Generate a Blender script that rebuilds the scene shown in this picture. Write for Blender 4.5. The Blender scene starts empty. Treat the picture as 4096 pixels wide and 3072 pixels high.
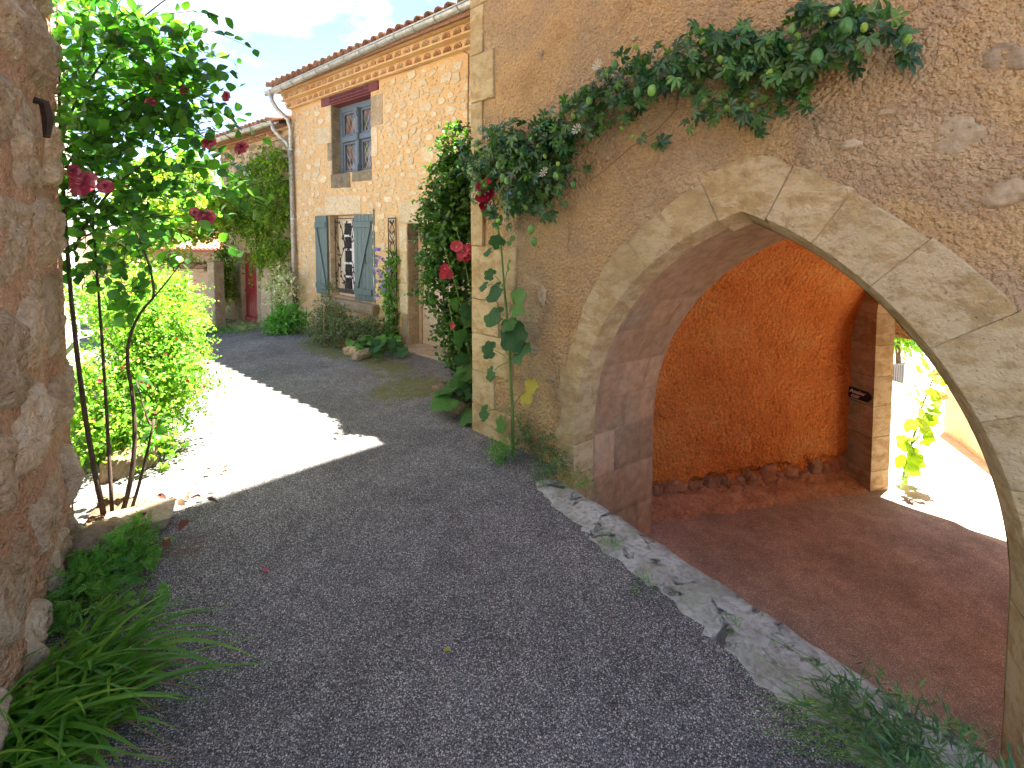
import bpy, math, random
import numpy as np
from mathutils import Vector, Matrix, noise as mn
R=math.radians
random.seed(7); rng=np.random.default_rng(7)
scn=bpy.context.scene
C=scn.collection

# ------------------------------------------------------------------ camera
cam=bpy.data.cameras.new('camera'); camo=bpy.data.objects.new('camera',cam); C.objects.link(camo)
camo.location=(0,0,2.15); camo.rotation_euler=(R(87),0,0)
cam.sensor_width=36; cam.lens=500/1024*36; cam.shift_y=-128.3/1024; cam.clip_start=.05; cam.clip_end=3000
scn.camera=camo
# ------------------------------------------------------------------ sky and sun
SUN_EL,SUN_AZ=68,50.3                # azimuth from +Y towards +X
w=bpy.data.worlds.new('World'); scn.world=w; w.use_nodes=True
nt=w.node_tree; nt.nodes.clear()
def wn(t,**k):
    n=nt.nodes.new(t)
    for a,b in k.items(): setattr(n,a,b)
    return n
sky=wn('ShaderNodeTexSky',sky_type='NISHITA',sun_disc=False,sun_elevation=R(SUN_EL),sun_rotation=R(SUN_AZ),altitude=150,air_density=.7,dust_density=.2,ozone_density=1.0)
tc=wn('ShaderNodeTexCoord'); mp=wn('ShaderNodeMapping'); mp.inputs['Scale'].default_value=(1,1,2.6)
cn=wn('ShaderNodeTexNoise'); cn.inputs['Scale'].default_value=2.6; cn.inputs['Detail'].default_value=9; cn.inputs['Roughness'].default_value=.62; cn.inputs['Distortion'].default_value=.4
cr=wn('ShaderNodeValToRGB'); cr.color_ramp.elements[0].position=.50; cr.color_ramp.elements[1].position=.72; cr.color_ramp.elements[1].color=(.85,.85,.85,1)
mx=wn('ShaderNodeMix',data_type='RGBA'); mx.inputs['B'].default_value=(4.6,4.7,4.8,1)
bg=wn('ShaderNodeBackground'); bg.inputs['Strength'].default_value=.055
wo=wn('ShaderNodeOutputWorld')
L=nt.links.new
L(tc.outputs['Generated'],mp.inputs['Vector']); L(mp.outputs[0],cn.inputs['Vector']); L(cn.outputs['Fac'],cr.inputs['Fac'])
L(cr.outputs['Color'],mx.inputs['Factor']); L(sky.outputs[0],mx.inputs['A']); L(mx.outputs['Result'],bg.inputs['Color']); L(bg.outputs[0],wo.inputs['Surface'])
sl=bpy.data.lights.new('sun','SUN'); sl.energy=5.0; sl.angle=R(.53); sl.color=(1,.95,.87)
so=bpy.data.objects.new('sun',sl); C.objects.link(so); so.location=(8,6,20); so.rotation_euler=(R(90-SUN_EL),0,R(180-SUN_AZ))
# ------------------------------------------------------------------ exposure
vs=scn.view_settings; vs.view_transform='Standard'; vs.look='None'; vs.gamma=1; vs.exposure=3.35; vs.use_curve_mapping=False
scn.cycles.max_bounces=8; scn.cycles.diffuse_bounces=6; scn.cycles.adaptive_threshold=.02; scn.cycles.transmission_bounces=6; scn.cycles.transparent_max_bounces=6
scn.cycles.use_denoising=True; scn.cycles.sample_clamp_indirect=12

# ------------------------------------------------------------------ frames
P0=Vector((.552,4.278,0)); AW=.812            # left foot of the arch; wall turns by -AW
PH=Vector((-1.441,8.687,0)); AH=.716          # foot of the house front
def frame(P,a): return Matrix.Translation(P)@Matrix.Rotation(-a,4,'Z')
FA=frame(P0,AW); FH=frame(PH,AH)
def A(u,y,z): return FA@Vector((u,y,z))
def Hh(u,y,z): return FH@Vector((u,y,z))
FAi=FA.inverted(); FHi=FH.inverted()
def sm(a,b,x):
    t=min(1,max(0,(x-a)/(b-a))); return t*t*(3-2*t)
def gz(x,y):
    u=(FHi@Vector((x,y,0))).x
    return -.56*sm(-2.6,-8.2,u)+.018*mn.noise(Vector((x*.6,y*.6,3)))*sm(0,1,1)

# ------------------------------------------------------------------ materials
M={}
class NB:
    def __init__(s,name):
        s.m=bpy.data.materials.new(name); s.m.use_nodes=True; s.t=s.m.node_tree; s.t.nodes.clear()
        s.out=s.n('ShaderNodeOutputMaterial'); M[name]=s.m
    def n(s,t,ins=None,**k):
        x=s.t.nodes.new(t)
        for a,b in k.items(): setattr(x,a,b)
        for a,b in (ins or {}).items():
            if hasattr(b,'is_output'): s.t.links.new(b,x.inputs[a])
            else: x.inputs[a].default_value=b
        return x
    def l(s,a,b): s.t.links.new(a,b)
    def co(s,inst=False,sc=None):
        t=s.n('ShaderNodeTexCoord').outputs['Object']
        if inst:
            oi=s.n('ShaderNodeObjectInfo'); v=s.n('ShaderNodeVectorMath',operation='SCALE',ins={0:(37.1,17.3,51.7),'Scale':oi.outputs['Random']})
            t=s.n('ShaderNodeVectorMath',operation='ADD',ins={0:t,1:v.outputs[0]}).outputs[0]
        if sc: t=s.n('ShaderNodeMapping',ins={'Vector':t,'Scale':sc}).outputs[0]
        return t
    def noise(s,v,sc,det=5,rough=.55,dist=0): return s.n('ShaderNodeTexNoise',ins={'Vector':v,'Scale':sc,'Detail':det,'Roughness':rough,'Distortion':dist}).outputs['Fac']
    def voro(s,v,sc,out='Distance',feature='F1'): return s.n('ShaderNodeTexVoronoi',ins={'Vector':v,'Scale':sc},feature=feature).outputs[out]
    def ramp(s,f,stops,interp='LINEAR'):
        r=s.n('ShaderNodeValToRGB',ins={'Fac':f}); e=r.color_ramp; e.interpolation=interp
        while len(e.elements)<len(stops): e.elements.new(.5)
        for q,(p,c) in zip(e.elements,stops):
            q.position=p; q.color=(*c,1) if hasattr(c,'__len__') else (c,c,c,1)
        return r.outputs['Color']
    def mix(s,f,a,b,mode='MIX'):
        x=s.n('ShaderNodeMix',data_type='RGBA',blend_type=mode)
        for k,v in (('Factor',f),('A',a),('B',b)):
            if hasattr(v,'is_output'): s.l(v,x.inputs[k])
            else: x.inputs[k].default_value=v if not hasattr(v,'__len__') else (*v,1)
        return x.outputs['Result']
    def mul(s,a,b,op='MULTIPLY'):
        return s.n('ShaderNodeMath',operation=op,ins={0:a,1:b}).outputs[0]
    def bump(s,h,st,dist=.02,prev=None):
        i={'Height':h,'Strength':st,'Distance':dist}
        if prev: i['Normal']=prev
        return s.n('ShaderNodeBump',ins=i).outputs[0]
    def done(s,col,rough=.9,normal=None,spec=.25,metal=0,**kw):
        i={'Base Color':col if hasattr(col,'is_output') else (*col,1),'Roughness':rough,'Specular IOR Level':spec,'Metallic':metal}; i.update(kw)
        if normal: i['Normal']=normal
        p=s.n('ShaderNodeBsdfPrincipled',ins=i); s.l(p.outputs[0],s.out.inputs['Surface']); return p
def hx(h):
    c=[int(h[i:i+2],16)/255 for i in (0,2,4)]
    return tuple(x/12.92 if x<=.04045 else ((x+.055)/1.055)**2.4 for x in c)

def stone_mat(name,c1,c2,c3,sc=3,bmp=.5,fine=60,inst=True,rough=.92,var=.35,vein=False,bd=.02):
    b=NB(name); v=b.co(inst)
    n1=b.noise(v,sc,5,.6,.3); n2=b.noise(v,sc*5,4,.6); n3=b.noise(v,fine,2,.6)
    col=b.ramp(n1,[(.3,c1),(.5,c2),(.68,c3)])
    col=b.mix(b.ramp(n2,[(.35,0),(.65,1)]),col,b.mix(1.,col,(.72,.7,.68),'MULTIPLY'))
    oi=b.n('ShaderNodeObjectInfo').outputs['Random']
    if vein:
        vs_=b.co(True,(1,1,2.2)); vp=b.noise(vs_,3.1,7,.72,.25); col=b.mix(b.ramp(vp,[(.47,0),(.54,.7),(.66,.85)]),col,(.60,.49,.31)); vq=b.noise(v,7,7,.75); col=b.mix(b.ramp(vq,[(.55,0),(.64,.75)]),col,(.34,.24,.12)); col=b.mix(b.ramp(b.noise(v,1.3,4,.6),[(.45,0),(.65,.5)]),col,(.44,.35,.20))
    col=b.mix(1.,col,b.ramp(oi,[(0,1-var),(1,1.0)]),'MULTIPLY')
    pit=b.ramp(b.voro(v,fine*.5),[(.0,0),(.18,1)])
    h=b.mul(b.mul(n2,.7),b.mul(n3,.35),'ADD'); h=b.mul(h,b.mul(pit,.25),'ADD')
    b.done(col,rough,b.bump(h,bmp,bd),.2)
stone_mat('limestone',(.46,.32,.15),(.52,.385,.195),(.56,.44,.25),3.2,.95,vein=True,bd=.03,var=.14)
stone_mat('soffit_stone',(.50,.30,.18),(.55,.36,.23),(.50,.38,.27),2.2,.5,inst=False)
stone_mat('cream_stone',(.68,.50,.28),(.76,.62,.40),(.80,.70,.52),7,.6,90,var=.2)
stone_mat('grey_stone',(.20,.17,.12),(.30,.25,.17),(.42,.34,.22),6,.5,90)
stone_mat('rubble',(.48,.33,.19),(.64,.49,.32),(.74,.63,.46),5,1.,38,bd=.06)
stone_mat('dark_rubble',(.16,.11,.07),(.26,.19,.12),(.40,.32,.22),5,1.,45)
stone_mat('footing',(.44,.20,.10),(.56,.30,.17),(.62,.40,.25),6,1.,50)
stone_mat('sill_stone',(.45,.33,.20),(.55,.43,.28),(.62,.52,.38),6,.5,80)

def plaster(name,stops,sc=1.2,bmp=.6,grain=55,specks=True,dark=(.18,.12,.08),pale=None,bd=.03):
    b=NB(name); v=b.co()
    n1=b.noise(v,sc,6,.62,.5); n2=b.noise(v,grain,3,.65); n3=b.noise(v,grain*.25,3,.6)
    col=b.ramp(n1,stops)
    if specks:
        s1=b.voro(v,grain*.75); msk=b.ramp(b.mul(s1,b.mul(b.noise(v,9,3),.9),'ADD'),[(.47,1),(.58,0)])
        col=b.mix(b.mul(msk,.75),col,dark)
        s2=b.noise(v,3.3,8,.7); col=b.mix(b.ramp(s2,[(.56,0),(.70,.6)]),col,b.mix(1.,col,(.62,.58,.56),'MULTIPLY'))
    if pale:
        s3=b.noise(v,2.1,8,.7,.6); col=b.mix(b.ramp(s3,[(.60,0),(.68,.8)]),col,pale)
    col=b.mix(b.ramp(n2,[(.35,.55),(.6,0)]),col,b.mix(1.,col,(.55,.5,.46),'MULTIPLY'))
    vg=b.voro(v,grain*.62); vg2=b.voro(v,grain*1.5)
    h=b.mul(b.mul(vg,-.75),b.mul(n3,.9),'ADD'); h=b.mul(h,b.mul(vg2,-.35),'ADD'); h=b.mul(h,b.mul(n2,.3),'ADD')
    b.done(col,.95,b.bump(h,bmp,bd),.12)
plaster('roughcast',[(.30,(.44,.28,.14)),(.45,(.57,.39,.20)),(.58,(.46,.33,.20)),(.72,(.62,.48,.29))],1.1,1.0,52,bd=.03)
plaster('passage_plaster',[(.3,(.60,.18,.04)),(.5,(.74,.26,.065)),(.7,(.78,.36,.11))],1.3,.9,36,True,(.22,.08,.04),bd=.045)
plaster('ochre_mortar',[(.3,(.66,.41,.18)),(.5,(.71,.47,.23)),(.7,(.73,.53,.30))],1.6,.45,60,False,pale=(.72,.58,.38))
plaster('old_render',[(.3,(.50,.36,.22)),(.5,(.60,.44,.28)),(.7,(.66,.52,.36))],1.4,.5,50,False,pale=(.62,.54,.42))
plaster('pink_mortar',[(.3,(.42,.24,.15)),(.5,(.52,.33,.21)),(.7,(.58,.42,.29))],2.2,1.,48,True,(.15,.09,.06))
plaster('limewash',[(.3,(.60,.52,.40)),(.5,(.68,.61,.50)),(.7,(.72,.66,.56))],1.4,.3,50,False)
plaster('earth',[(.3,(.10,.06,.035)),(.5,(.16,.10,.06)),(.7,(.22,.15,.09))],5,1.,30,False)
plaster('bank',[(.3,(.46,.25,.15)),(.5,(.58,.35,.22)),(.7,(.64,.44,.30))],3,1.2,30,True,(.25,.13,.08))
plaster('kerb_stone',[(.3,(.30,.29,.25)),(.5,(.44,.43,.38)),(.7,(.56,.55,.50))],4,.9,40,True,(.08,.075,.06))

b=NB('kerb_worn'); v=b.co(); k1=b.noise(v,4,6,.65); k2=b.noise(v,30,4,.6); k3=b.noise(v,6.5,7,.7,.6)
col=b.ramp(k1,[(.3,(.26,.25,.21)),(.5,(.42,.41,.36)),(.7,(.56,.55,.50))]); col=b.mix(b.ramp(k2,[(.35,.6),(.55,0)]),col,(.20,.19,.15)); col=b.mix(b.ramp(b.noise(v,2.6,5,.6),[(.5,0),(.68,.5)]),col,(.22,.25,.14)); col=b.mix(b.ramp(k3,[(.58,0),(.63,.9)]),col,(.09,.08,.075))
b.done(col,.95,b.bump(b.mul(b.mul(k2,.6),b.mul(b.ramp(k3,[(.56,1),(.64,0)]),.8),'ADD'),.9,.03),.12)
def asphalt(name,dark,light,tint,moss=False):
    b=NB(name); v=b.co()
    vd=b.n('ShaderNodeTexVoronoi',ins={'Vector':v,'Scale':115.}); vd2=b.n('ShaderNodeTexVoronoi',ins={'Vector':v,'Scale':250.})
    sp=b.n('ShaderNodeSeparateColor',ins={0:vd.outputs['Color']}); sp2=b.n('ShaderNodeSeparateColor',ins={0:vd2.outputs['Color']})
    mid=tuple(1.7*x for x in dark); hi=tuple(min(1,1.5*x) for x in light)
    g=b.ramp(sp.outputs[0],[(0,mid),(.35,tint),(.62,tint),(.85,light),(1,hi)])
    g2=b.ramp(sp2.outputs[0],[(0,dark),(.5,mid),(.8,tint),(1,light)])
    peb=b.ramp(vd.outputs['Distance'],[(.30,1),(.52,0)])
    col=b.mix(b.mul(peb,.9),g2,g)
    big=b.noise(v,.9,6,.6,.4); col=b.mix(1.,col,b.ramp(big,[(.3,.62),(.5,.9),(.7,1.15)]),'MULTIPLY')
    med=b.noise(v,6,6,.65); col=b.mix(1.,col,b.ramp(med,[(.3,.75),(.65,1.1)]),'MULTIPLY')
    if moss:
        a=b.n('ShaderNodeAttribute',attribute_name='moss').outputs['Fac']; d=b.n('ShaderNodeAttribute',attribute_name='dirt').outputs['Fac']
        k=b.ramp(b.mul(a,b.mul(b.mul(b.noise(v,3.5,8,.75),1.9),1.45,'SUBTRACT'),'ADD'),[(.0,0),(.35,1)])
        mc=b.ramp(b.noise(v,40,4),[(.3,(.06,.065,.006)),(.7,(.20,.20,.02))])
        col=b.mix(b.mul(k,b.ramp(b.noise(v,9,6,.7),[(.35,.25),(.6,.92)])),col,mc)
        k2=b.ramp(b.mul(d,b.mul(b.noise(v,7,8,.7),1.,'SUBTRACT'),'ADD'),[(.0,0),(.3,1)])
        dc=b.ramp(b.noise(v,30,5),[(.3,(.05,.028,.02)),(.7,(.17,.095,.06))])
        col=b.mix(b.mul(k2,.8),col,dc)
    h=b.mul(b.mul(vd.outputs['Distance'],-1.),b.mul(sp.outputs[1],.5),'ADD')
    nm=b.bump(h,.75,.008); nm=b.bump(b.mul(med,1.),.25,.03,nm)
    b.done(col,.85,nm,.3)
asphalt('asphalt',(.050,.046,.042),(.62,.58,.53),(.235,.222,.208),True)
asphalt('passage_asphalt',(.26,.19,.15),(.80,.73,.67),(.50,.41,.35))
asphalt('courtyard_gravel',(.50,.43,.35),(.78,.70,.60),(.66,.58,.48))

def tile_mat(name,stops):
    b=NB(name); v=b.co(True); oi=b.n('ShaderNodeObjectInfo').outputs['Random']
    col=b.ramp(oi,stops); n=b.noise(v,25,6,.65)
    col=b.mix(b.ramp(n,[(.4,0),(.7,.75)]),col,(.10,.085,.07)); col=b.mix(b.ramp(b.noise(v,60,3),[(.55,0),(.75,.5)]),col,(.42,.38,.28))
    b.done(col,.9,b.bump(n,.5,.01),.15)
tile_mat('roof_tile',[(0,(.26,.10,.06)),(.4,(.36,.17,.10)),(.75,(.30,.17,.12)),(1,(.44,.25,.16))])
tile_mat('red_tile',[(0,(.45,.13,.08)),(.5,(.55,.20,.12)),(1,(.60,.30,.20))])
tile_mat('coping_tile',[(0,(.50,.24,.12)),(.5,(.60,.34,.18)),(1,(.66,.45,.28))])

def paint(name,c,rough=.55,var=.2,inst=True,bm=.15,spec=.35,metal=0,sc=(8,8,1.5)):
    b=NB(name); v=b.co(inst,sc); n=b.noise(v,6,6,.6); n2=b.noise(v,50,4,.6)
    col=b.mix(b.ramp(n,[(.35,0),(.7,1)]),tuple(x*(1-var) for x in c),tuple(min(1,x*(1+var)) for x in c))
    b.done(col,rough,b.bump(n2,bm,.004),spec,metal)
paint('shutter_paint',hx('596b69'),.5)
paint('window_paint',hx('5f6b76'),.5)
paint('red_paint',(.36,.035,.04),.45)
paint('beam_paint',(.15,.032,.03),.6)
paint('ink',(.05,.02,.02),.8)
paint('door_beige',(.56,.42,.30),.6)
paint('door_frame',(.52,.37,.25),.6)
paint('cream_paint',(.72,.60,.42),.5)
paint('white_paint',(.78,.76,.70),.45)
paint('zinc',(.46,.48,.46),.42,.25,True,.1,.5,.65,(3,3,3))
paint('old_zinc',(.40,.36,.30),.6,.3,True,.2,.4,.4,(3,3,3))
paint('iron',(.045,.028,.022),.6,.3,True,.3,.4,.4,(9,9,9))
paint('rust_pipe',(.10,.06,.045),.7,.3)
paint('sign_wood',(.022,.012,.009),.6,.3)
paint('chalk',(.75,.72,.62),.8)
paint('lead',(.50,.50,.50),.5,.15,False,.1,.4,.3)
paint('dark_void',(.02,.018,.017),.9)
paint('brick_red',(.45,.17,.09),.9,.3,True,.5,.1)
paint('chair_black',(.03,.03,.032),.4)
paint('blue_shutter',(.42,.50,.52),.6)
paint('cable',(.22,.13,.09),.7)
paint('bamboo',(.50,.27,.12),.6)
b=NB('dark_glass'); b.done((.03,.035,.04),.08,None,.6)
b=NB('stained_glass'); v=b.co()
sx=b.n('ShaderNodeSeparateXYZ',ins={0:v}); a=b.mul(sx.outputs['X'],1/.118); c=b.mul(sx.outputs['Z'],1/.205)
p=b.n('ShaderNodeMath',operation='FLOOR',ins={0:b.mul(a,c,'ADD')}).outputs[0]; q=b.n('ShaderNodeMath',operation='FLOOR',ins={0:b.mul(a,c,'SUBTRACT')}).outputs[0]
wv=b.n('ShaderNodeTexWhiteNoise',noise_dimensions='2D',ins={'Vector':b.n('ShaderNodeCombineXYZ',ins={0:p,1:q}).outputs[0]}).outputs['Value']
col=b.ramp(wv,[(0,(.05,.03,.03)),(.2,(.16,.07,.03)),(.35,(.08,.09,.05)),(.5,(.20,.17,.15)),(.65,(.10,.08,.10)),(.8,(.22,.14,.07)),(1,(.30,.27,.24))],'CONSTANT')
b.done(col,.15,b.bump(b.noise(v,40,2),.2,.004),.5)

def leaf_mat(name,c1,c2,c3,tr=.35,rough=.5,spec=.3,tb=1.7):
    b=NB(name); oi=b.n('ShaderNodeObjectInfo').outputs['Random']; at=b.n('ShaderNodeAttribute',attribute_name='rnd').outputs['Fac']
    f=b.n('ShaderNodeMath',operation='FRACT',ins={0:b.mul(oi,at,'ADD')}).outputs[0]
    col=b.ramp(f,[(0,c1),(.45,c2),(.9,c3),(1,tuple(min(1,x*1.4) for x in c3))])
    v=b.co(); col=b.mix(1.,col,b.ramp(b.noise(v,14,3),[(.3,.75),(.7,1.15)]),'MULTIPLY')
    p=b.n('ShaderNodeBsdfPrincipled',ins={'Base Color':col,'Roughness':rough,'Specular IOR Level':spec})
    tc_=b.mix(1.,col,(tb*.95,tb*1.15,tb*.35),'MULTIPLY')
    t=b.n('ShaderNodeBsdfTranslucent',ins={'Color':tc_}); m=b.n('ShaderNodeMixShader',ins={0:tr})
    b.l(p.outputs[0],m.inputs[1]); b.l(t.outputs[0],m.inputs[2]); b.l(m.outputs[0],b.out.inputs['Surface'])
leaf_mat('rose_leaf',(.022,.08,.022),(.05,.15,.028),(.10,.23,.03),.50,.38,.45,2.1)
leaf_mat('bush_leaf',(.06,.16,.015),(.12,.26,.025),(.24,.38,.04),.42,.5,.3,1.8)
leaf_mat('vine_leaf',(.015,.065,.022),(.035,.12,.030),(.085,.21,.035),.28,.32,.6)
leaf_mat('creeper_leaf',(.06,.15,.015),(.12,.24,.02),(.26,.33,.03),.4)
leaf_mat('box_leaf',(.025,.075,.015),(.05,.13,.02),(.10,.21,.03),.35,.4,.4)
leaf_mat('holly_leaf',(.035,.105,.04),(.055,.14,.05),(.085,.19,.045),.30,.6,.2)
leaf_mat('grey_weed',(.05,.12,.06),(.08,.17,.075),(.12,.22,.07),.3,.6)
leaf_mat('grass',(.06,.19,.015),(.13,.31,.025),(.26,.42,.05),.35,.42,.4)
leaf_mat('dry_grass',(.20,.13,.06),(.32,.22,.11),(.42,.31,.17),.3,.8,.1,1.)
leaf_mat('herb_leaf',(.07,.21,.03),(.11,.29,.045),(.17,.36,.06),.35)
leaf_mat('lime_leaf',(.14,.22,.02),(.22,.32,.03),(.32,.40,.06),.45)
leaf_mat('variegated_leaf',(.30,.34,.14),(.52,.52,.34),(.70,.68,.52),.3)
leaf_mat('rosemary',(.06,.10,.04),(.11,.16,.06),(.18,.23,.10),.25,.6)
leaf_mat('dead_leaf',(.14,.05,.03),(.26,.12,.07),(.42,.25,.15),.2,.8,.1,1.)
leaf_mat('yellow_leaf',(.35,.30,.02),(.42,.36,.03),(.45,.40,.05),.35)
leaf_mat('fruit_green',(.05,.17,.05),(.09,.25,.06),(.16,.32,.07),.1,.4,.4,1.)
leaf_mat('bud_green',(.16,.30,.05),(.24,.40,.08),(.34,.48,.12),.3)
leaf_mat('pink_petal',(.50,.05,.10),(.60,.09,.16),(.70,.22,.26),.35,.6,.2,.9)
leaf_mat('crimson_petal',(.25,.006,.03),(.36,.012,.05),(.46,.02,.07),.35,.6,.2,.7)
leaf_mat('red_petal',(.45,.02,.05),(.60,.05,.10),(.65,.14,.18),.35,.6,.2,.7)
leaf_mat('pale_pink_petal',(.70,.38,.38),(.75,.50,.48),(.8,.6,.58),.4,.6,.2,.6)
leaf_mat('lilac_petal',(.28,.22,.55),(.38,.32,.65),(.5,.45,.72),.35,.6,.2,.6)
leaf_mat('white_petal',(.6,.62,.5),(.7,.7,.6),(.75,.75,.68),.35,.6,.2,.6)
leaf_mat('purple_leaf',(.05,.02,.05),(.09,.035,.08),(.13,.06,.10),.25)
b=NB('bark'); v=b.co(False,(20,20,4)); n=b.noise(v,3,6); b.done(b.ramp(n,[(.3,(.045,.03,.02)),(.7,(.13,.09,.06))]),.9,b.bump(n,.6,.01),.15)
b=NB('green_stem'); b.done((.12,.20,.05),.6,None,.25)
b=NB('dry_stem'); b.done((.20,.12,.07),.8,None,.15)

# ------------------------------------------------------------------ mesh helpers
def tag(o,label=None,cat=None,group=None,kind=None):
    for k,v in (('label',label),('category',cat),('group',group),('kind',kind)):
        if v: o[k]=v
    return o
def empty(name,loc=(0,0,0),rz=0,label=None,cat=None,group=None,kind=None):
    o=bpy.data.objects.new(name,None); C.objects.link(o); o.location=loc; o.rotation_euler=(0,0,rz); o.empty_display_size=.1
    return tag(o,label,cat,group,kind)
def mesh_obj(name,me,mat,parent=None,mtx=None):
    if mat and not me.materials: me.materials.append(M[mat])
    o=bpy.data.objects.new(name,me); C.objects.link(o); o.parent=parent
    if mtx is not None: o.matrix_basis=mtx
    return o
class MB:
    def __init__(s): s.v=[]; s.f=[]
    def add(s,vs,fs):
        k=len(s.v); s.v+= [tuple(x) for x in vs]; s.f+=[tuple(i+k for i in f) for f in fs]; return s
    def box(s,x0,x1,y0,y1,z0,z1,ch=0):
        if ch<=0:
            s.add([(x,y,z) for z in (z0,z1) for y in (y0,y1) for x in (x0,x1)],[(0,2,3,1),(4,5,7,6),(0,1,5,4),(2,6,7,3),(0,4,6,2),(1,3,7,5)])
        else:      # chamfered on the -y face
            c=ch
            s.add([(x0,y0+c,z0),(x1,y0+c,z0),(x1,y0+c,z1),(x0,y0+c,z1),(x0+c,y0,z0+c),(x1-c,y0,z0+c),(x1-c,y0,z1-c),(x0+c,y0,z1-c),(x0,y1,z0),(x1,y1,z0),(x1,y1,z1),(x0,y1,z1)],
              [(4,5,6,7),(0,1,5,4),(1,2,6,5),(2,3,7,6),(3,0,4,7),(0,8,9,1),(1,9,10,2),(2,10,11,3),(3,11,8,0),(8,11,10,9)])
        return s
    def prism(s,poly,y0,y1,ch=0):       # polygon in (x,z), counter-clockwise seen from -y
        n=len(poly); cx=sum(p[0] for p in poly)/n; cz=sum(p[1] for p in poly)/n
        def ins(p):
            d=math.hypot(p[0]-cx,p[1]-cz) or 1; k=max(0,1-ch/d); return (cx+(p[0]-cx)*k,cz+(p[1]-cz)*k)
        fr=[(ins(p)[0],y0,ins(p)[1]) for p in poly]; mid=[(p[0],y0+ch,p[1]) for p in poly]; bk=[(p[0],y1,p[1]) for p in poly]
        fs=[tuple(range(n)),tuple(range(3*n-1,2*n-1,-1))]
        for i in range(n):
            j=(i+1)%n; fs.append((i,n+i,n+j,j)); fs.append((n+i,2*n+i,2*n+j,n+j))
        s.add(fr+mid+bk,fs); return s
    def tube(s,pts,r,sides=6,cap=True):
        pts=[Vector(p) for p in pts]; n=len(pts); rr=r if hasattr(r,'__len__') else [r]*n
        vs=[]; 
        t0=(pts[1]-pts[0]).normalized(); ref=Vector((0,0,1)) if abs(t0.z)<.9 else Vector((1,0,0)); x=t0.cross(ref).normalized()
        for i,p in enumerate(pts):
            t=(pts[min(i+1,n-1)]-pts[max(i-1,0)]).normalized()
            x=(x-t*x.dot(t)); x=x.normalized() if x.length>1e-6 else t.orthogonal().normalized(); y=t.cross(x)
            for k in range(sides):
                a=2*math.pi*k/sides; vs.append(p+(x*math.cos(a)+y*math.sin(a))*rr[i])
        fs=[]
        for i in range(n-1):
            for k in range(sides):
                a=i*sides+k; c=i*sides+(k+1)%sides; fs.append((a,c,c+sides,a+sides))
        if cap: fs+= [tuple(range(sides-1,-1,-1)),tuple((n-1)*sides+k for k in range(sides))]
        s.add(vs,fs); return s
    def grid(s,fn,nu,nv):
        k=[fn(i/nu,j/nv) for j in range(nv+1) for i in range(nu+1)]
        s.add(k,[(j*(nu+1)+i,j*(nu+1)+i+1,(j+1)*(nu+1)+i+1,(j+1)*(nu+1)+i) for j in range(nv) for i in range(nu)]); return s
    def mesh(s,name,smooth=False):
        me=bpy.data.meshes.new(name); me.from_pydata(s.v,[],s.f); me.update()
        if smooth: me.shade_smooth()
        return me
    def build(s,name,mat,parent=None,smooth=False,mtx=None): return mesh_obj(name,s.mesh(name,smooth),mat,parent,mtx)
def nz(x,y,z=0,sc=1,oct=3): return mn.fractal(Vector((x*sc,y*sc,z*sc)),1.,2.,oct)

# leaf templates: base at origin, length 1 along +y, face +z
def T_ovate(w=.34,fold=.10,droop=.10):
    v=[(0,0,0),(w*.75,.22,fold),(w,.48,fold*.9),(w*.62,.78,fold*.4-droop*.4),(0,1,-droop),(-w*.62,.78,fold*.4-droop*.4),(-w,.48,fold*.9),(-w*.75,.22,fold),(0,.5,0)]
    f=[(0,1,8),(1,2,8),(2,3,8),(3,4,8),(4,5,8),(5,6,8),(6,7,8),(7,0,8)]
    return np.array(v),f
def T_small(w=.3): return np.array([(0,0,0),(w,.5,.08),(0,1,-.05),(-w,.5,.08),(0,.5,-.02)]),[(0,1,4),(1,2,4),(2,3,4),(3,0,4)]
def T_palm(n=5,spread=150,w=.13,dr=.12):
    v=[];f=[]
    for i in range(n):
        a=R(-spread/2+spread*i/(n-1)); ln=1.0-.28*abs(i-(n-1)/2)/((n-1)/2); d=(math.sin(a),math.cos(a)); p=(math.cos(a),-math.sin(a))
        k=len(v)
        for (l,s_,z) in ((0.02,0,0),(.35,w*.8,.05),(.62,w,.03),(ln,0,-dr),(.62,-w,.03),(.35,-w*.8,.05),(.5,0,-.01)):
            l*=ln if l<1 else 1; v.append((d[0]*l+p[0]*s_,d[1]*l+p[1]*s_+.12,z))
        f+=[(k,k+1,k+6),(k+1,k+2,k+6),(k+2,k+3,k+6),(k+3,k+4,k+6),(k+4,k+5,k+6),(k+5,k,k+6)]
    return np.array(v),f
def T_mallow(lobes=5,seed=0):
    r=random.Random(seed); v=[(0,.12,-.06)];f=[];n=lobes*4+1
    for k in range(n):
        a=R(-160+320*k/(n-1)); c=abs(math.sin(math.pi*lobes*k/(n-1)))
        rad=.45+.11*c+.03*r.random(); z=.05*math.sin(a*lobes)+.10*(rad-.35)-.05*r.random()
        v.append((math.sin(a)*rad,.42+math.cos(a)*rad,z*1.2)); 
    for k in range(n):   # inner ring for cupping
        a=R(-160+320*k/(n-1)); v.append((math.sin(a)*.24,.36+math.cos(a)*.24,.03))
    for k in range(1,n): f+=[(k,n+k,n+k+1,k+1),(n+k,0,n+k+1)]
    return np.array(v),[tuple(reversed(x)) for x in f]
def T_needle(w=.045): return np.array([(0,0,0),(w,.45,.02),(0,1,.0),(-w,.45,.02)]),[(0,1,2,3)]
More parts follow.
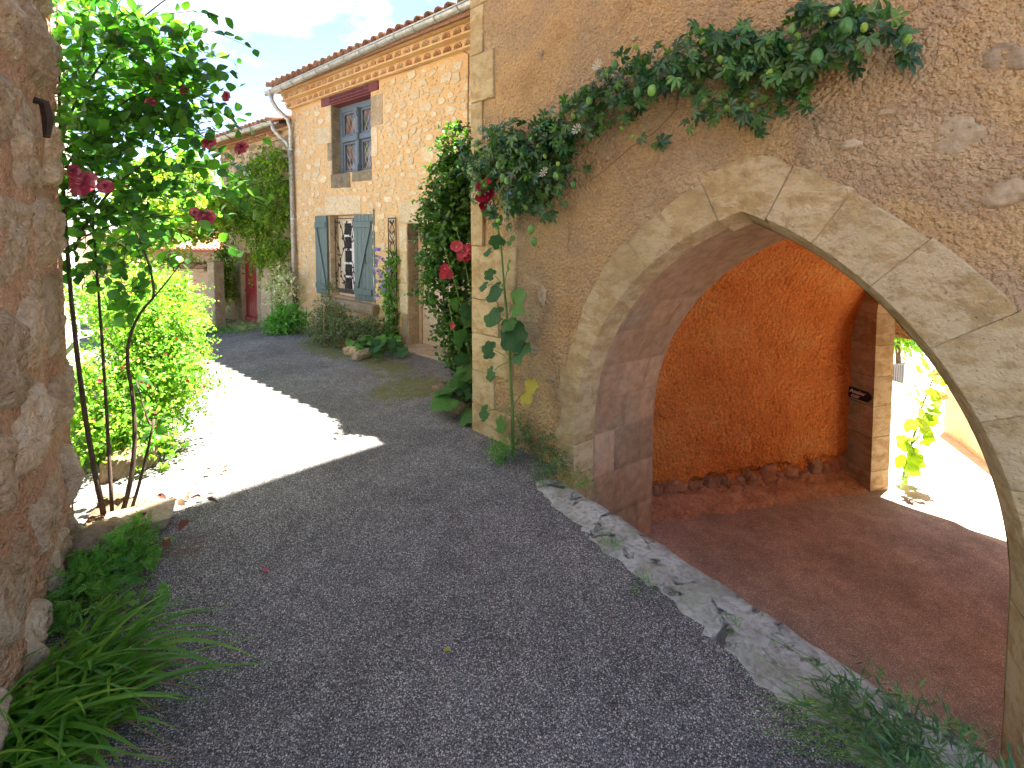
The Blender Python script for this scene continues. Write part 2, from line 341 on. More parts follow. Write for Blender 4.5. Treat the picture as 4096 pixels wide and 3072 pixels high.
def T_feather(n=7,ln=.3,w=.03):
    v=[];f=[]
    for i in range(n):
        y=.15+.85*i/(n-1)
        for s_ in (-1,1):
            a=R(45+random.uniform(-10,10))*s_; L_=ln*(1-.5*i/n); k=len(v); dx,dy=math.sin(a)*L_,math.cos(a)*L_
            v+=[(0,y-.1,0),(dx*.6-dy*w*2,y-.1+dy*.6+dx*w*2,.03),(dx,y-.1+dy,0),(dx*.6+dy*w*2,y-.1+dy*.6-dx*w*2,.03)]; f.append((k,k+1,k+2,k+3))
    k=len(v); v+=[(-.012,0,0),(.012,0,0),(0,1,0)]; f.append((k,k+1,k+2))
    return np.array(v),f
def tmesh(name,T,smooth=True):
    me=bpy.data.meshes.new(name); me.from_pydata([tuple(x) for x in T[0]],[],T[1]); me.update()
    if smooth: me.shade_smooth()
    return me
def frames(d,n):
    d=d/np.maximum(np.linalg.norm(d,axis=1,keepdims=True),1e-6); n=n-d*np.sum(n*d,axis=1,keepdims=True)
    l=np.linalg.norm(n,axis=1,keepdims=True); n=np.where(l<1e-4,np.array([[.3,.2,1.]]),n); n=n-d*np.sum(n*d,axis=1,keepdims=True); n=n/np.maximum(np.linalg.norm(n,axis=1,keepdims=True),1e-6)
    return np.cross(d,n),d,n
def mass(name,pos,d,n,size,T,mat,parent=None,kind='stuff',off=(0,0,0)):
    if len(pos)==0: return None
    x,y,z=frames(d,n); tv=T[0]; k=len(tv); N=len(pos)
    V=pos[:,None,:]-np.array(off)+size[:,None,None]*(tv[None,:,0:1]*x[:,None]+tv[None,:,1:2]*y[:,None]+tv[None,:,2:3]*z[:,None])
    V=V.reshape(-1,3)
    loops=np.concatenate([np.array(f) for f in T[1]])
    ll=np.array([len(f) for f in T[1]]); idx=(loops[None,:]+k*np.arange(N)[:,None]).ravel(); tot=np.tile(ll,N); st=np.concatenate([[0],np.cumsum(tot)[:-1]])
    me=bpy.data.meshes.new(name); me.vertices.add(len(V)); me.vertices.foreach_set('co',V.ravel()); me.loops.add(len(idx)); me.loops.foreach_set('vertex_index',idx.astype(np.int32))
    me.polygons.add(len(tot)); me.polygons.foreach_set('loop_start',st.astype(np.int32)); me.polygons.foreach_set('loop_total',tot.astype(np.int32))
    me.update(calc_edges=True); me.shade_smooth()
    at=me.attributes.new('rnd','FLOAT','POINT'); at.data.foreach_set('value',np.repeat(rng.random(N),k).astype(np.float32))
    o=mesh_obj(name,me,mat,parent)
    if kind: o['kind']=kind
    return o
def leaf_objs(name,pos,d,n,size,meshes,mat,parent,off):
    x,y,z=frames(d,n)
    for m in meshes:
        if not m.materials: m.materials.append(M[mat])
    for i in range(len(pos)):
        s=size[i]; p=pos[i]-np.array(off)
        mtx=Matrix(((x[i,0]*s,y[i,0]*s,z[i,0]*s,p[0]),(x[i,1]*s,y[i,1]*s,z[i,1]*s,p[1]),(x[i,2]*s,y[i,2]*s,z[i,2]*s,p[2]),(0,0,0,1)))
        mesh_obj(name,meshes[i%len(meshes)],mat,parent,mtx)
def unit(a): return a/np.maximum(np.linalg.norm(a,axis=-1,keepdims=True),1e-9)
def shoots(blobs,per,leaves,length,spread=1.,bias=(0,0,.15),jit=.5,side=.9,flat=None,outw=None):
    """leafy shoots growing out of blobs (x,y,z,r) -> leaf positions, directions, normals and twig paths"""
    P=[];D=[];Nn=[];tw=[]
    for (bx,by,bz,br) in blobs:
        c=np.array([bx,by,bz]); k=max(1,int(per*(br/.25)**2))
        for _ in range(k):
            o=unit(rng.normal(size=3)); 
            if outw is not None and o@outw<-.2: o=o-2*outw*(o@outw)
            st=c+o*br*rng.uniform(.15,.85)*np.array([1,1,1]) if flat is None else c+(o*br*rng.uniform(.1,.95))*flat
            dr=unit(o+np.array(bias)+rng.normal(size=3)*jit); ln=length*rng.uniform(.6,1.25); path=[]
            for i in range(leaves+1):
                t=i/leaves; p=st+dr*ln*t+np.array([0,0,-.25*ln*t*t]); path.append(p)
                if i==0: continue
                sd=unit(np.cross(dr,rng.normal(size=3))); ld=unit(dr*.5+sd*side*(1 if i%2 else -1)+rng.normal(size=3)*.25)
                P.append(p); D.append(ld); Nn.append(unit(np.array([0,0,.9])+o*.6+rng.normal(size=3)*.55))
            tw.append(path)
    return np.array(P),np.array(D),np.array(Nn),tw
def twigs(name,tw,r,mat,parent,off,step=1):
    mb=MB()
    for t in tw[::step]: mb.tube([Vector(p)-Vector(off) for p in (t[0],t[len(t)//2],t[-1])],[r,r*.8,r*.4],3,False)
    return mb.build(name,mat,parent)

# ================================================================== THE SETTING
# kerb: inner edge (towards the passage) and wavy outer edge, in world plan
KI=[(.38,4.20),(.60,3.89),(.95,3.39),(1.46,2.64),(1.97,1.89),(2.9,.53),(4.2,-1.4)]
KO=[(.18,4.12),(.26,3.88),(.50,3.40),(.68,3.08),(1.02,2.56),(1.16,2.24),(1.95,1.05),(3.4,-1.3)]
def lerp_path(P,t):
    d=[0]
    for a,b_ in zip(P,P[1:]): d.append(d[-1]+math.dist(a,b_))
    q=t*d[-1]
    for i in range(len(P)-1):
        if q<=d[i+1] or i==len(P)-2:
            k=(q-d[i])/(d[i+1]-d[i]); return (P[i][0]+(P[i+1][0]-P[i][0])*k,P[i][1]+(P[i+1][1]-P[i][1])*k)
def beyond_kerb(x,y,m=0.):      # signed: >0 on the passage side of the kerb's middle line
    a=Vector((.30,4.14)); d=Vector((1.97-.38,1.89-4.20)).normalized()
    return (Vector((x,y))-a).dot(Vector((-d.y,d.x)))-m
def street():
    st=.1; nx,ny=190,200; x0,y0=-14.,-3.2
    X=[x0+i*st for i in range(nx+1)]; Y=[y0+j*st for j in range(ny+1)]
    vs=[];moss=[];dirt=[]
    for y in Y:
        for x in X:
            vs.append((x,y,gz(x,y)))
            h=FHi@Vector((x,y,0)); a=FAi@Vector((x,y,0)); 
            m=0
            for (cu,cy,ru,ry,k) in ((-1.5,-1.05,1.1,.42,1.25),(0.,-1.0,.9,.35,1.05),(1.35,-1.45,.5,.75,1.15),(.7,-1.2,.6,.4,.8)):
                e=((h.x-cu)/ru)**2+((h.y-cy)/ry)**2; m=max(m,k*max(0,1-e*.6))
            moss.append(m)
            dd=0
            for (cx,cy,r,k) in ((-.25,5.9,.75,.85),(.0,5.1,.35,.85),(-2.2,3.3,.25,.75),(-2.75,4.4,.4,.75),(-2.5,2.9,.35,.7),(-1.9,2.2,.3,.8),(1.5,1.7,.4,.6)):
                e=math.hypot(x-cx,y-cy)/r; dd=max(dd,k*max(0,1-e*e*.5))
            dirt.append(dd)
    fs=[]
    for j in range(ny):
        for i in range(nx):
            cx,cy=X[i]+st/2,Y[j]+st/2; a=FAi@Vector((cx,cy,0)); h=FHi@Vector((cx,cy,0))
            if a.y>.22 and a.x>-1.3: continue
            if beyond_kerb(cx,cy)>.02 and a.x>-.15: continue
            if h.y>1.2: continue
            k=j*(nx+1)+i; fs.append((k,k+1,k+nx+2,k+nx+1))
    me=bpy.data.meshes.new('street'); me.from_pydata(vs,[],fs); me.update(); me.shade_smooth()
    for n_,d in (('moss',moss),('dirt',dirt)):
        me.attributes.new(n_,'FLOAT','POINT').data.foreach_set('value',np.array(d,dtype=np.float32))
    o=mesh_obj('street',me,'asphalt'); tag(o,'dark grey asphalt lane with pale gravel grains, mossy beside the house','street',kind='structure')
street()
g=MB().add([(-900,-900,-4.5),(900,-900,-4.5),(900,900,-4.5),(-900,900,-4.5)],[(0,1,2,3)]).build('ground','earth'); tag(g,'bare earth far below the lanes','ground',kind='structure')
def kerb():
    n=120; mb=MB(); rows=7; vs=[]
    for i in range(n+1):
        t=i/n; a=Vector(lerp_path(KI,t)); b_=Vector(lerp_path(KO,t)); d=(b_-a).normalized()
        b_=b_+d*(.045*nz(t*40,1,0,1)+.03*nz(t*140,5,0,1)); a=a+d*(.018*nz(t*40,9,0,1))
        vs.append((a.x,a.y,-1.2)); vs.append((a.x,a.y,-.012+.012*nz(t*90,3)))
        for k in range(rows):
            f=k/(rows-1); p=a.lerp(b_,.06+.94*f); z=.022+.010*nz(p.x*6,p.y*6)+.008*nz(p.x*22,p.y*22)-.03*max(0,f-.72)/.28
            vs.append((p.x,p.y,z+gz(p.x,p.y)))
    m=rows+2
    mb.add(vs,[(i*m+k,(i+1)*m+k,(i+1)*m+k+1,i*m+k+1) for i in range(n) for k in range(m-1)])
    tag(mb.build('kerb','kerb_worn',None,True),'worn pale concrete kerb along the foot of the pointed archway','kerb',kind='structure')
kerb()

# ------------------------------------------------------------------ arch house
SP=.27; RL=2.14; W_=2.76; CL=2.14; CR=W_-2.14       # springing height, radius, arc centres along u
arch=empty('arch_house',P0,-AW,'tall roughcast house pierced by a pointed stone archway, green vine across it','house')
TOPZ=13.8
def ring(u):        # hole outline of the wall sheet
    if u<-.1 or u>W_+.1: return None
    r=RL+.10
    if u<=W_/2: return SP+math.sqrt(max(0,r*r-(u-CL)**2))
    return SP+math.sqrt(max(0,r*r-(u-CR)**2))
def arch_wall():
    mb=MB(); nk=110
    def off(u,z): return .02*nz(u*1.3,z*1.3,4)+.006*nz(u*7,z*7,2)+.003*nz(u*25,z*25,1,1,2)
    for us,open_ in ((np.linspace(-1.4,-.1,27),False),(np.linspace(-.1,W_+.1,90),True),(np.linspace(W_+.1,5.2,50),False)):
        vs=[]
        for u in us:
            b0=(ring(min(W_+.0999,max(-.0999,u))) if open_ else -1.2)
            for k in range(nk+1):
                z=b0+(5.2-b0)*k/nk; vs.append((u,off(u,z),z))
            vs.append((u,off(u,5.2),TOPZ))
        m=nk+2; mb.add(vs,[(i*m+k,(i+1)*m+k,(i+1)*m+k+1,i*m+k+1) for i in range(len(us)-1) for k in range(nk+1)])
    mb.build('wall','roughcast',arch,True)
    # flank, back and top so that the house is a solid that shades the lane
    mb=MB(); mb.box(-1.4,-1.05,.03,8,-1.2,TOPZ-.1); mb.box(5.0,5.25,.03,8,-1.2,TOPZ-.1); mb.box(-1.05,5.0,.05,.24,3.0,TOPZ-.1); mb.box(-1.39,5.24,.04,5.2,TOPZ-.1,TOPZ+.1)
    mb.box(-1.05,-.30,.05,.24,-1.2,3.0); mb.box(W_+.5,5.0,.05,.24,-1.2,3.0);
    mb.build('side_wall','roughcast',arch)
arch_wall()
# dressed ring of the arch: each block one stone
def arcpt(side,a,r):     # a = angle above the springing
    return (CL-r*math.cos(a),SP+r*math.sin(a)) if side<0 else (CR+r*math.cos(a),SP+r*math.sin(a))
apex_a=math.acos((CL-W_/2)/RL)
def ang(z): return math.asin(min(1,(z-SP)/RL))
def ring_t(side,a):      # thickness of the ring on the face
    k=a/apex_a
    return .19+.13*k if side<0 else .42-.07*k
def voussoir(side,a0,a1,seed):
    n=6; g=.0014/RL; a0+=g; a1-=g; mb=MB(); vs=[]; jit=random.Random(seed); t_=jit.uniform(-.03,.03); din=.03 if side<0 else .075
    pr=-.010-jit.uniform(0,.006)
    for i in range(n+1):
        a=a0+(a1-a0)*i/n; th=ring_t(side,a)+t_+.014*nz(a*11,seed)+.006*nz(a*40,seed)
        rows=[(RL-din,.22),(RL-din*.5,.11),(RL+.004,pr+.010),(RL+.012,pr)]
        rows+=[(RL+.012+(th-.016)*q,pr+.004*nz(a*8,q*3,seed)) for q in (.25,.5,.75)]
        rows+=[(RL+th-.008,pr),(RL+th,pr+.012),(RL+th,.10)]
        for (r,y) in rows:
            u,z=arcpt(side,a,r); vs.append((u,y,z))
    m=10
    fs=[(i*m+k,i*m+k+1,(i+1)*m+k+1,(i+1)*m+k) for i in range(n) for k in range(m-1)]
    fs+= [tuple(range(m)),tuple(n*m+k for k in range(m-1,-1,-1))]
    if side>0: fs=[tuple(reversed(f)) for f in fs]
    mb.add(vs,fs); o=mb.build('voussoir','limestone',arch,False); return o
LJ=[.0]+[ang(z) for z in (.36,.60,.84,1.05,1.33,1.58,1.85,2.05)]+[math.acos((CL-1.23)/RL)]
for i,(a0,a1) in enumerate(zip(LJ,LJ[1:])): voussoir(-1,a0,a1,i)
RJ=[0,ang(.62),ang(.90),ang(1.20),ang(1.53),ang(1.83),ang(2.06),math.acos((1.53-CR)/RL)]
for i,(a0,a1) in enumerate(zip(RJ,RJ[1:])): voussoir(1,a0,a1,20+i)
def keystone():
    a=math.acos((CL-1.233)/RL); a2=math.acos((1.527-CR)/RL); inner=[arcpt(-1,a+(apex_a-a)*k/4,RL) for k in range(5)]+[arcpt(1,apex_a+(a2-apex_a)*k/4,RL) for k in range(1,5)]
    outer=[arcpt(1,a2,RL+ring_t(1,a2)),(1.58,2.60),(1.42,2.635),(1.28,2.58),arcpt(-1,a,RL+ring_t(-1,a))]
    back=[(u+ (1.38-u)*.04,.22,z-.072) for u,z in inner]
    front=[(u,-.013,z) for u,z in inner]; of=[(u,-.013,z) for u,z in outer]; ob=[(u,.1,z) for u,z in outer]
    vs=front+of+back+ob; nf=len(front); no=len(of); fs=[tuple(range(nf))[::-1] and tuple(list(range(nf-1,-1,-1))+list(range(nf+no-1,nf-1,-1)))]
    fs=[tuple(list(range(nf))+list(range(nf,nf+no)))]
    B=nf+no
    fs+= [(k+1,k,B+k,B+k+1) for k in range(nf-1)]
    OB=B+nf
    fs+= [(nf+k+1,nf+k,OB+k,OB+k+1) for k in range(no-1)]
    MB().add(vs,fs).build('keystone','limestone',arch)
keystone()
def ring_mortar():
    for side in (-1,1):
        mb=MB(); vs=[]
        for i in range(61):
            a=apex_a*i/60; th=ring_t(side,a)-.02; d=.03 if side<0 else .075
            for r,y in ((RL-d+.003,.215),(RL+.006,.003),(RL+.02,-.004),(RL+th,-.004)): u,z=arcpt(side,a,r); vs.append((u,y,z))
        mb.add(vs,[(4*i+k,4*i+k+1,4*i+k+5,4*i+k+4) for i in range(60) for k in range(3)]); mb.build('joint_mortar','sill_stone',arch)
ring_mortar()
# jamb blocks under the springing
for side in (-1,1):
    z=-1.15; k=0
    for z2 in (-.72,-.30,0.0,SP):
        th=.20+random.uniform(-.02,.03) if side<0 else .42
        d=.03 if side<0 else .075
        x0,x1=(-th,0) if side<0 else (W_,W_+th)
        zz0,zz1=z+.003,z2-.003
        xs=(x0,x1)
        if side<0: poly=[(-th,-.012),(0,-.012),(d,.22),(-th,.22)]
        else: poly=[(W_,-.012),(W_+th,-.012),(W_+th,.22),(W_-d,.22)]
        mb=MB(); mb.add([(p[0],p[1],zz0) for p in poly]+[(p[0],p[1],zz1) for p in poly],[(3,2,1,0),(4,5,6,7)]+[(i,(i+1)%4,4+(i+1)%4,4+i) for i in range(4)])
        mb.build('jamb_block','limestone',arch); z=z2
# quoins at the corner
qz=[-.2,.30,.66,1.06,1.42,1.98,2.55,3.02,3.46,3.94,4.42,4.95]
for i,(a,b_) in enumerate(zip(qz,qz[1:])):
    wd=(.62,.40)[i%2]*random.uniform(.92,1.08)
    if i>=5: wd=(.36,.20)[i%2]
    p=[(-1.41,a+.003),(-1.41+wd+random.uniform(-.02,.02),a+.003),(-1.41+wd+random.uniform(-.02,.02),b_-.003),(-1.41,b_-.003)]
    MB().prism(p,-.016-random.uniform(0,.008),.3,.008).build('quoin','limestone',arch)
# field stones showing through the roughcast
def blob_poly(cx,cz,rx,rz,n=11,j=.18,seed=0):
    r=random.Random(seed); return [(cx+rx*math.cos(2*math.pi*k/n)*(1+r.uniform(-j,j)),cz+rz*math.sin(2*math.pi*k/n)*(1+r.uniform(-j,j))) for k in range(n)]
for i,(u,z,rx,rz) in enumerate(((2.42,2.62,.14,.10),(2.62,2.32,.10,.08),(2.12,2.78,.05,.025),(2.23,3.02,.03,.02),(1.98,2.63,.07,.03),(2.58,2.95,.12,.07),(2.7,3.3,.14,.1),(-.40,1.55,.06,.10),(-.52,1.02,.10,.05),(-.30,.80,.07,.03),(.30,2.72,.025,.03),(-.42,3.72,.04,.05),(2.33,3.35,.05,.03),(.55,3.6,.03,.02))):
    ph=[random.random()*6 for _ in range(3)]
    def f(s,t):
        an=2*math.pi*s; rad=1+.16*math.sin(2*an+ph[0])+.12*math.sin(3*an+ph[1])+.07*math.sin(7*an+ph[2]); x=math.cos(an)*rx*rad*t; y=math.sin(an)*rz*rad*t; X,Z=u+x,z+y
        return (X,-(-.03+.050*max(0,1-t**6)**.6+.012*nz(X*9,Z*9,i)+.009*nz(X*27,Z*27,i)),Z)
    MB().grid(f,30,10).build('field_stone','sill_stone',arch,True)
# soffit behind the ring
def soffit():
    mb=MB()
    def left(s,t):
        y=.20+.82*s; r=2.112-.132*s; k=t
        if k<.25: z=-1.25+(SP+1.25)*k/.25; return (CL-r+.006*nz(y*5,z*5),y,z)
        a=(k-.25)/.75*1.36; return (CL-r*math.cos(a)+.004*nz(y*6,a*6),y,SP+r*math.sin(a))
    mb.grid(left,16,60)
    def right(s,t):
        y=.20+.82*s; r=2.068+.06*s; k=t
        if k<.25: z=-1.25+(SP+1.25)*k/.25; return (CR+r,y,z)
        a=(k-.25)/.75*1.30; return (CR+r*math.cos(a),y,SP+r*math.sin(a))
    mb.grid(right,4,50)
    mb.build('soffit','soffit_stone',arch,True)
soffit()
# bed joints of the jamb reveal as separate blocks proud by a hair
def reveal_block(z0,z1,y0,y1):
    mb=MB()
    def f(s,t):
        y=y0+(y1-y0)*s; z=z0+(z1-z0)*t; sy=(y-.20)/.82; r=2.112-.132*sy; e=min(s,1-s,t,1-t)
        zz=z; 
        if z<SP: u=CL-r
        else: u=CL-math.sqrt(max(0,r*r-(z-SP)**2))
        return (u+.012*min(1,e/.04)+.005*nz(y*7,z*7,z0),y,zz)
    mb.grid(f,14,10); mb.build('reveal_block','soffit_stone',arch,True)
zs=[-.95,-.52,-.10,.30,.62,.95,1.28,1.55]
for i in range(len(zs)-1):
    sp=[.235,.62,1.005] if i%2 else [.235,.48,.80,1.005]
    for a,b_ in zip(sp,sp[1:]): reveal_block(zs[i]+.003,zs[i+1]-.003,a+.002,b_-.002)
# vaulted passage, skewed to the front
V0=(-.10,1.50); Q=(.447,.894); Pp=(.894,-.447); PW=3.0
def V(s,p,z): return (V0[0]+Q[0]*s+Pp[0]*p,V0[1]+Q[1]*s+Pp[1]*p,z)
def fz(s): return -.88-.045*s      # passage floor
def vault():
    mb=MB()
    def prof(t):
        if t<.28: return (0,-1.3+(.55+1.3)*t/.28)
        if t<=.5:
            a=(t-.28)/.22*1.32; return (2.0-2.0*math.cos(a),.55+2.0*math.sin(a))
        p,z=prof(1-t); return (PW-p,z)
    def f(a,b_):
        p,z=prof(b_); s0=(-.48+.447*p)/.894; s=s0+(3.1-s0)*a; k=.02*nz(s*2,z*2,p)+.008*nz(s*8,z*8,p*8)
        if p<.6 and z<-.68+.07*nz(s*6,2)+.05*nz(s*17,8): k-=.045
        return V(s,p+k,z)
    mb.grid(f,110,220); mb.build('vault','passage_plaster',arch,True)
    mb=MB()      # wall around the rear mouth of the front arch, facing the passage
    for i in range(40):
        a=i/40*1.36; a2=(i+1)/40*1.36
        p=[(CL-1.98*math.cos(a),SP+1.98*math.sin(a)),(CL-1.98*math.cos(a2),SP+1.98*math.sin(a2))]
        mb.add([(p[0][0],1.02,p[0][1]),(p[1][0],1.02,p[1][1]),(p[1][0],1.02,3.2),(p[0][0],1.02,3.2)],[(0,1,2,3)])
    mb.box(-1.0,CL-1.98-.04,1.0,1.06,-1.25,3.2); mb.box(2.75,5.0,.9,1.02,-1.25,3.2); mb.box(1.7,2.76,.9,1.01,2.3,3.2)
    mb.build('inner_wall','passage_plaster',arch)
vault()
# far mouth of the passage: pillars of dressed blocks and a pointed arch
FS0,FS1=2.80,3.10
def far_blocks():
    for side in (0,1):
        p0,p1=(-.1,.31) if side==0 else (2.69,3.1)
        z=-1.2
        for k,z2 in enumerate((-.78,-.36,.02,.38,.76,1.15)):
            mb=MB(); pts=[V(FS0,p0,0),V(FS0,p1,0),V(FS1,p1,0),V(FS1,p0,0)]
            mb.add([(q[0],q[1],z+.003) for q in pts]+[(q[0],q[1],z2-.003) for q in pts],[(3,2,1,0),(4,5,6,7)]+[(i,(i+1)%4,4+(i+1)%4,4+i) for i in range(4)])
            mb.build('pillar_block','limestone',arch); z=z2
    # arch above: ring sheet with soffit, in (p,z)
    mb=MB(); c1,c2,r,sp=2.20,.80,1.89,1.15
    def hole(p): return sp+(math.sqrt(max(0,r*r-(p-c1)**2)) if p<1.5 else math.sqrt(max(0,r*r-(p-c2)**2)))
    ps=[-.1]+list(np.linspace(.31,2.69,41))+[3.1]
    for a,b_ in zip(ps,ps[1:]):
        za=hole(a) if .3<a<2.7 else sp; zb=hole(b_) if .3<b_<2.7 else sp
        za=max(za,sp); zb=max(zb,sp)
        for s in (FS0,FS1):
            v=[V(s,a,za),V(s,b_,zb),V(s,b_,5.2),V(s,a,5.2)]; mb.add(v,[(0,1,2,3)])
        if a>=.3 and b_<=2.7: mb.add([V(FS0,a,za),V(FS0,b_,zb),V(FS1,b_,zb),V(FS1,a,za)],[(0,1,2,3)])
    mb.build('far_arch','limestone',arch)
    mb=MB(); mb.add([V(FS1-.02,-.1,-1.2),V(FS1-.02,-6,-1.2),V(FS1-.02,-6,9),V(FS1-.02,-.1,9)],[(0,1,2,3)])
    mb.add([V(FS1-.02,3.1,-1.2),V(FS1-.02,5,-1.2),V(FS1-.02,5,9),V(FS1-.02,3.1,9)],[(0,1,2,3)]); mb.add([V(FS1-.02,-.1,5.19),V(FS1-.02,3.1,5.19),V(FS1-.02,3.1,9),V(FS1-.02,-.1,9)],[(0,1,2,3)])
    mb.build('rear_wall','roughcast',arch)
    MB().box(.6,5.0,4.40,4.55,.80,9).build('rear_shade_wall','roughcast',arch)  # unseen wall added outside the mouth to trim the sunlit patch on the floor
    q=[(-1.04,.26),(4.98,.26),V(FS1-.05,4.6,0)[:2],V(FS1-.05,-2.6,0)[:2]]
    MB().add([(a,c,z) for z in (3.25,3.4) for a,c in q],[(3,2,1,0),(4,5,6,7)]+[(i,(i+1)%4,4+(i+1)%4,4+i) for i in range(4)]).build('upper_floor','roughcast',arch)
far_blocks()
# bare footing stones along the passage wall
sft=-.6
while sft<2.75:
    hw_=random.uniform(.05,.14); hh=random.uniform(.06,.13); sd=random.random()*50; s_c=sft+hw_; zz=fz(s_c)+.06+hh*.7+random.uniform(-.03,.04); sft+=2*hw_*.93
    def f(a,b_):
        x=(a-.5)*2; y=(b_-.5)*2; d=max(0,1-max(abs(x)**4,abs(y)**4)); jx=.25*nz(y*1.5,sd,1); jy=.25*nz(x*1.5,sd,5)
        return V(s_c+(x+jx)*hw_,-.06+.07*d**.5+.025*nz(x*2,y*2,sd),zz+(y+jy)*hh)
    MB().grid(f,8,8).build('footing_stone','footing',arch,True)
# floor of the passage, its stony bank, and the courtyard
def passage_floor():
    mb=MB()
    def f(a,b_):
        s=-3.2+6.3*a; p=-.05+4.6*b_
        return Vector(FA@Vector(V(s,p,fz(max(-.3,s))+.010*nz(s*3,p*3)-.02)))
    mb.grid(f,70,46); tag(mb.build('passage_floor','passage_asphalt',None,True),'reddish brown gravelly floor of the vaulted passage','floor',kind='structure')
    mb=MB()
    def g(a,b_):
        s=-.75+3.55*a; p=-.02+.36*b_*(1+.25*nz(s*3,1)); z=fz(s)+.10*(1-b_)**1.3+.035*nz(s*5,p*9,2)*(1-b_*.3)-.035*b_**3
        return Vector(FA@Vector(V(s,p,z)))
    mb.grid(g,70,14); tag(mb.build('earth_bank','bank',None,True),'stony pinkish bank along the foot of the passage wall','bank',kind='structure')
    mb=MB()
    def h(a,b_):
        s=3.10+34*a**1.6; p=-9+26*b_; z=fz(3.6)-.02-1.5*sm(7.0,13,s)
        return Vector(FA@Vector(V(s,p,z)))
    mb.grid(h,40,20); tag(mb.build('courtyard','courtyard_gravel',None,True),'sunlit pale gravel courtyard beyond the passage','courtyard',kind='structure')
passage_floor()

# ------------------------------------------------------------------ stone house
house=empty('stone_house',PH,-AH,'golden rubble stone house with canal tile eaves and leaded window','house')
UL,UR,EV=-5.0,3.2,5.02        # left end, right end (behind the arch house), underside of the eave
openings=[(-3.2,-1.7,3.32,4.80),(-3.34,-2.28,.70,2.46),(-.62,.95,-.15,2.26)]
def facade(mat,parent,ul,ur,z0,z1,ops,depth,yf=0.,name='wall'):
    us=sorted({ul,ur,*[o[0] for o in ops],*[o[1] for o in ops]}); zs=sorted({z0,z1,*[o[2] for o in ops],*[o[3] for o in ops]}); mb=MB()
    def off(u,z): return yf+.006*nz(u*1.1,z*1.1,6)
    for a,b_ in zip(us,us[1:]):
        for c,d in zip(zs,zs[1:]):
            mu,mz=(a+b_)/2,(c+d)/2
            if any(o[0]<mu<o[1] and o[2]<mz<o[3] for o in ops): continue
            nu=max(1,int((b_-a)/.1)); nv=max(1,int((d-c)/.1)); mb.grid(lambda s,t:(a+(b_-a)*s,off(a+(b_-a)*s,c+(d-c)*t),c+(d-c)*t),nu,nv)
    for o in ops:
        for (p,q) in (((o[0],o[2]),(o[0],o[3])),((o[0],o[3]),(o[1],o[3])),((o[1],o[3]),(o[1],o[2])),((o[1],o[2]),(o[0],o[2]))):
            mb.add([(p[0],off(*p),p[1]),(q[0],off(*q),q[1]),(q[0],yf+depth,q[1]),(p[0],yf+depth,p[1])],[(0,1,2,3)])
    return mb.build(name,mat,parent,False)
hwall=facade('ochre_mortar',house,UL,UR,-.7,5.30,openings,.34)
mb=MB(); mb.box(UL,UL+.3,.02,7,-.7,5.2); mb.box(UR-.3,UR,.02,7,-.7,5.2); mb.box(UL+.3,UR-.3,6.7,7,-.7,5.2); mb.box(UL+.3,UR-.3,2.7,2.75,-.7,5.2); mb.build('side_wall','ochre_mortar',house)
# dressed stones round the openings
dress=[]   # (poly, material)
def rect(u0,u1,z0,z1,j=.012): 
    r=lambda: random.uniform(-j,j)
    return [(u0+r(),z0+r()),(u1+r(),z0+r()),(u1+r(),z1+r()),(u0+r(),z1+r())]
def dressed(u0,u1,z0,z1,mat,pr=.012,rough=True):
    p=rect(u0,u1,z0,z1)
    if rough:
        q=[]
        for a,b_ in zip(p,p[1:]+p[:1]):
            for k in range(5): t=k/5; q.append((a[0]+(b_[0]-a[0])*t+random.uniform(-.008,.008),a[1]+(b_[1]-a[1])*t+random.uniform(-.008,.008)))
        p=q
    MB().prism(p,-pr,.12,.008).build('dressed_stone',mat,house); dress.append((u0,u1,z0,z1))
for a in ((-3.42,-3.205,4.42,4.79,'cream_stone'),(-3.85,-3.205,4.0,4.38,'cream_stone'),(-3.36,-3.205,3.62,4.0,'grey_stone'),(-3.30,-3.205,3.32,3.6,'cream_stone'),(-1.695,-1.32,4.15,4.72,'sill_stone'),(-1.695,-1.50,3.55,4.12,'cream_stone'),(-3.24,-2.48,3.03,3.315,'grey_stone'),(-2.42,-1.72,3.12,3.315,'grey_stone'),
          (-3.50,-2.10,2.465,2.86,'cream_stone'),(-3.95,-3.52,2.52,2.66,'cream_stone'),(-3.48,-3.345,1.9,2.42,'cream_stone'),(-3.50,-3.345,1.45,1.88,'cream_stone'),(-3.46,-3.345,.95,1.43,'cream_stone'),
          (-.84,.4,2.265,2.66,'cream_stone'),(-.84,-.625,1.75,2.22,'cream_stone'),(-.80,-.625,1.18,1.72,'cream_stone'),(-.86,-.625,.62,1.15,'cream_stone'),(-.80,-.625,.02,.6,'sill_stone'),(.955,1.2,.02,2.2,'cream_stone')): dressed(*a)
# reveal stones on the left sides of the openings
def reveal(u,z0,z1,mat,d=.30,sgn=1): MB().add([(u,.0,z0),(u,.0,z1),(u,d,z1),(u,d,z0),(u+.012*sgn,.012,z0+.006),(u+.012*sgn,.012,z1-.006),(u+.012*sgn,d,z1-.006),(u+.012*sgn,d,z0+.006)],[(4,5,6,7),(0,1,5,4),(1,2,6,5),(2,3,7,6),(3,0,4,7)]).build('reveal_stone',mat,house)
for a,b_,m in ((3.33,3.62,'grey_stone'),(3.62,4.05,'grey_stone'),(4.05,4.5,'grey_stone'),(4.5,4.79,'grey_stone')): reveal(-3.2,a,b_,m,.26)
for a,b_ in ((.71,1.1),(1.1,1.5),(1.5,1.95),(1.95,2.45)): reveal(-3.34,a,b_,'sill_stone',.22)
for a,b_ in ((0,.5),(.5,.95),(.95,1.5),(1.5,1.95),(1.95,2.25)): reveal(-.62,a,b_,'sill_stone' if a<1.8 else 'grey_stone',.26)
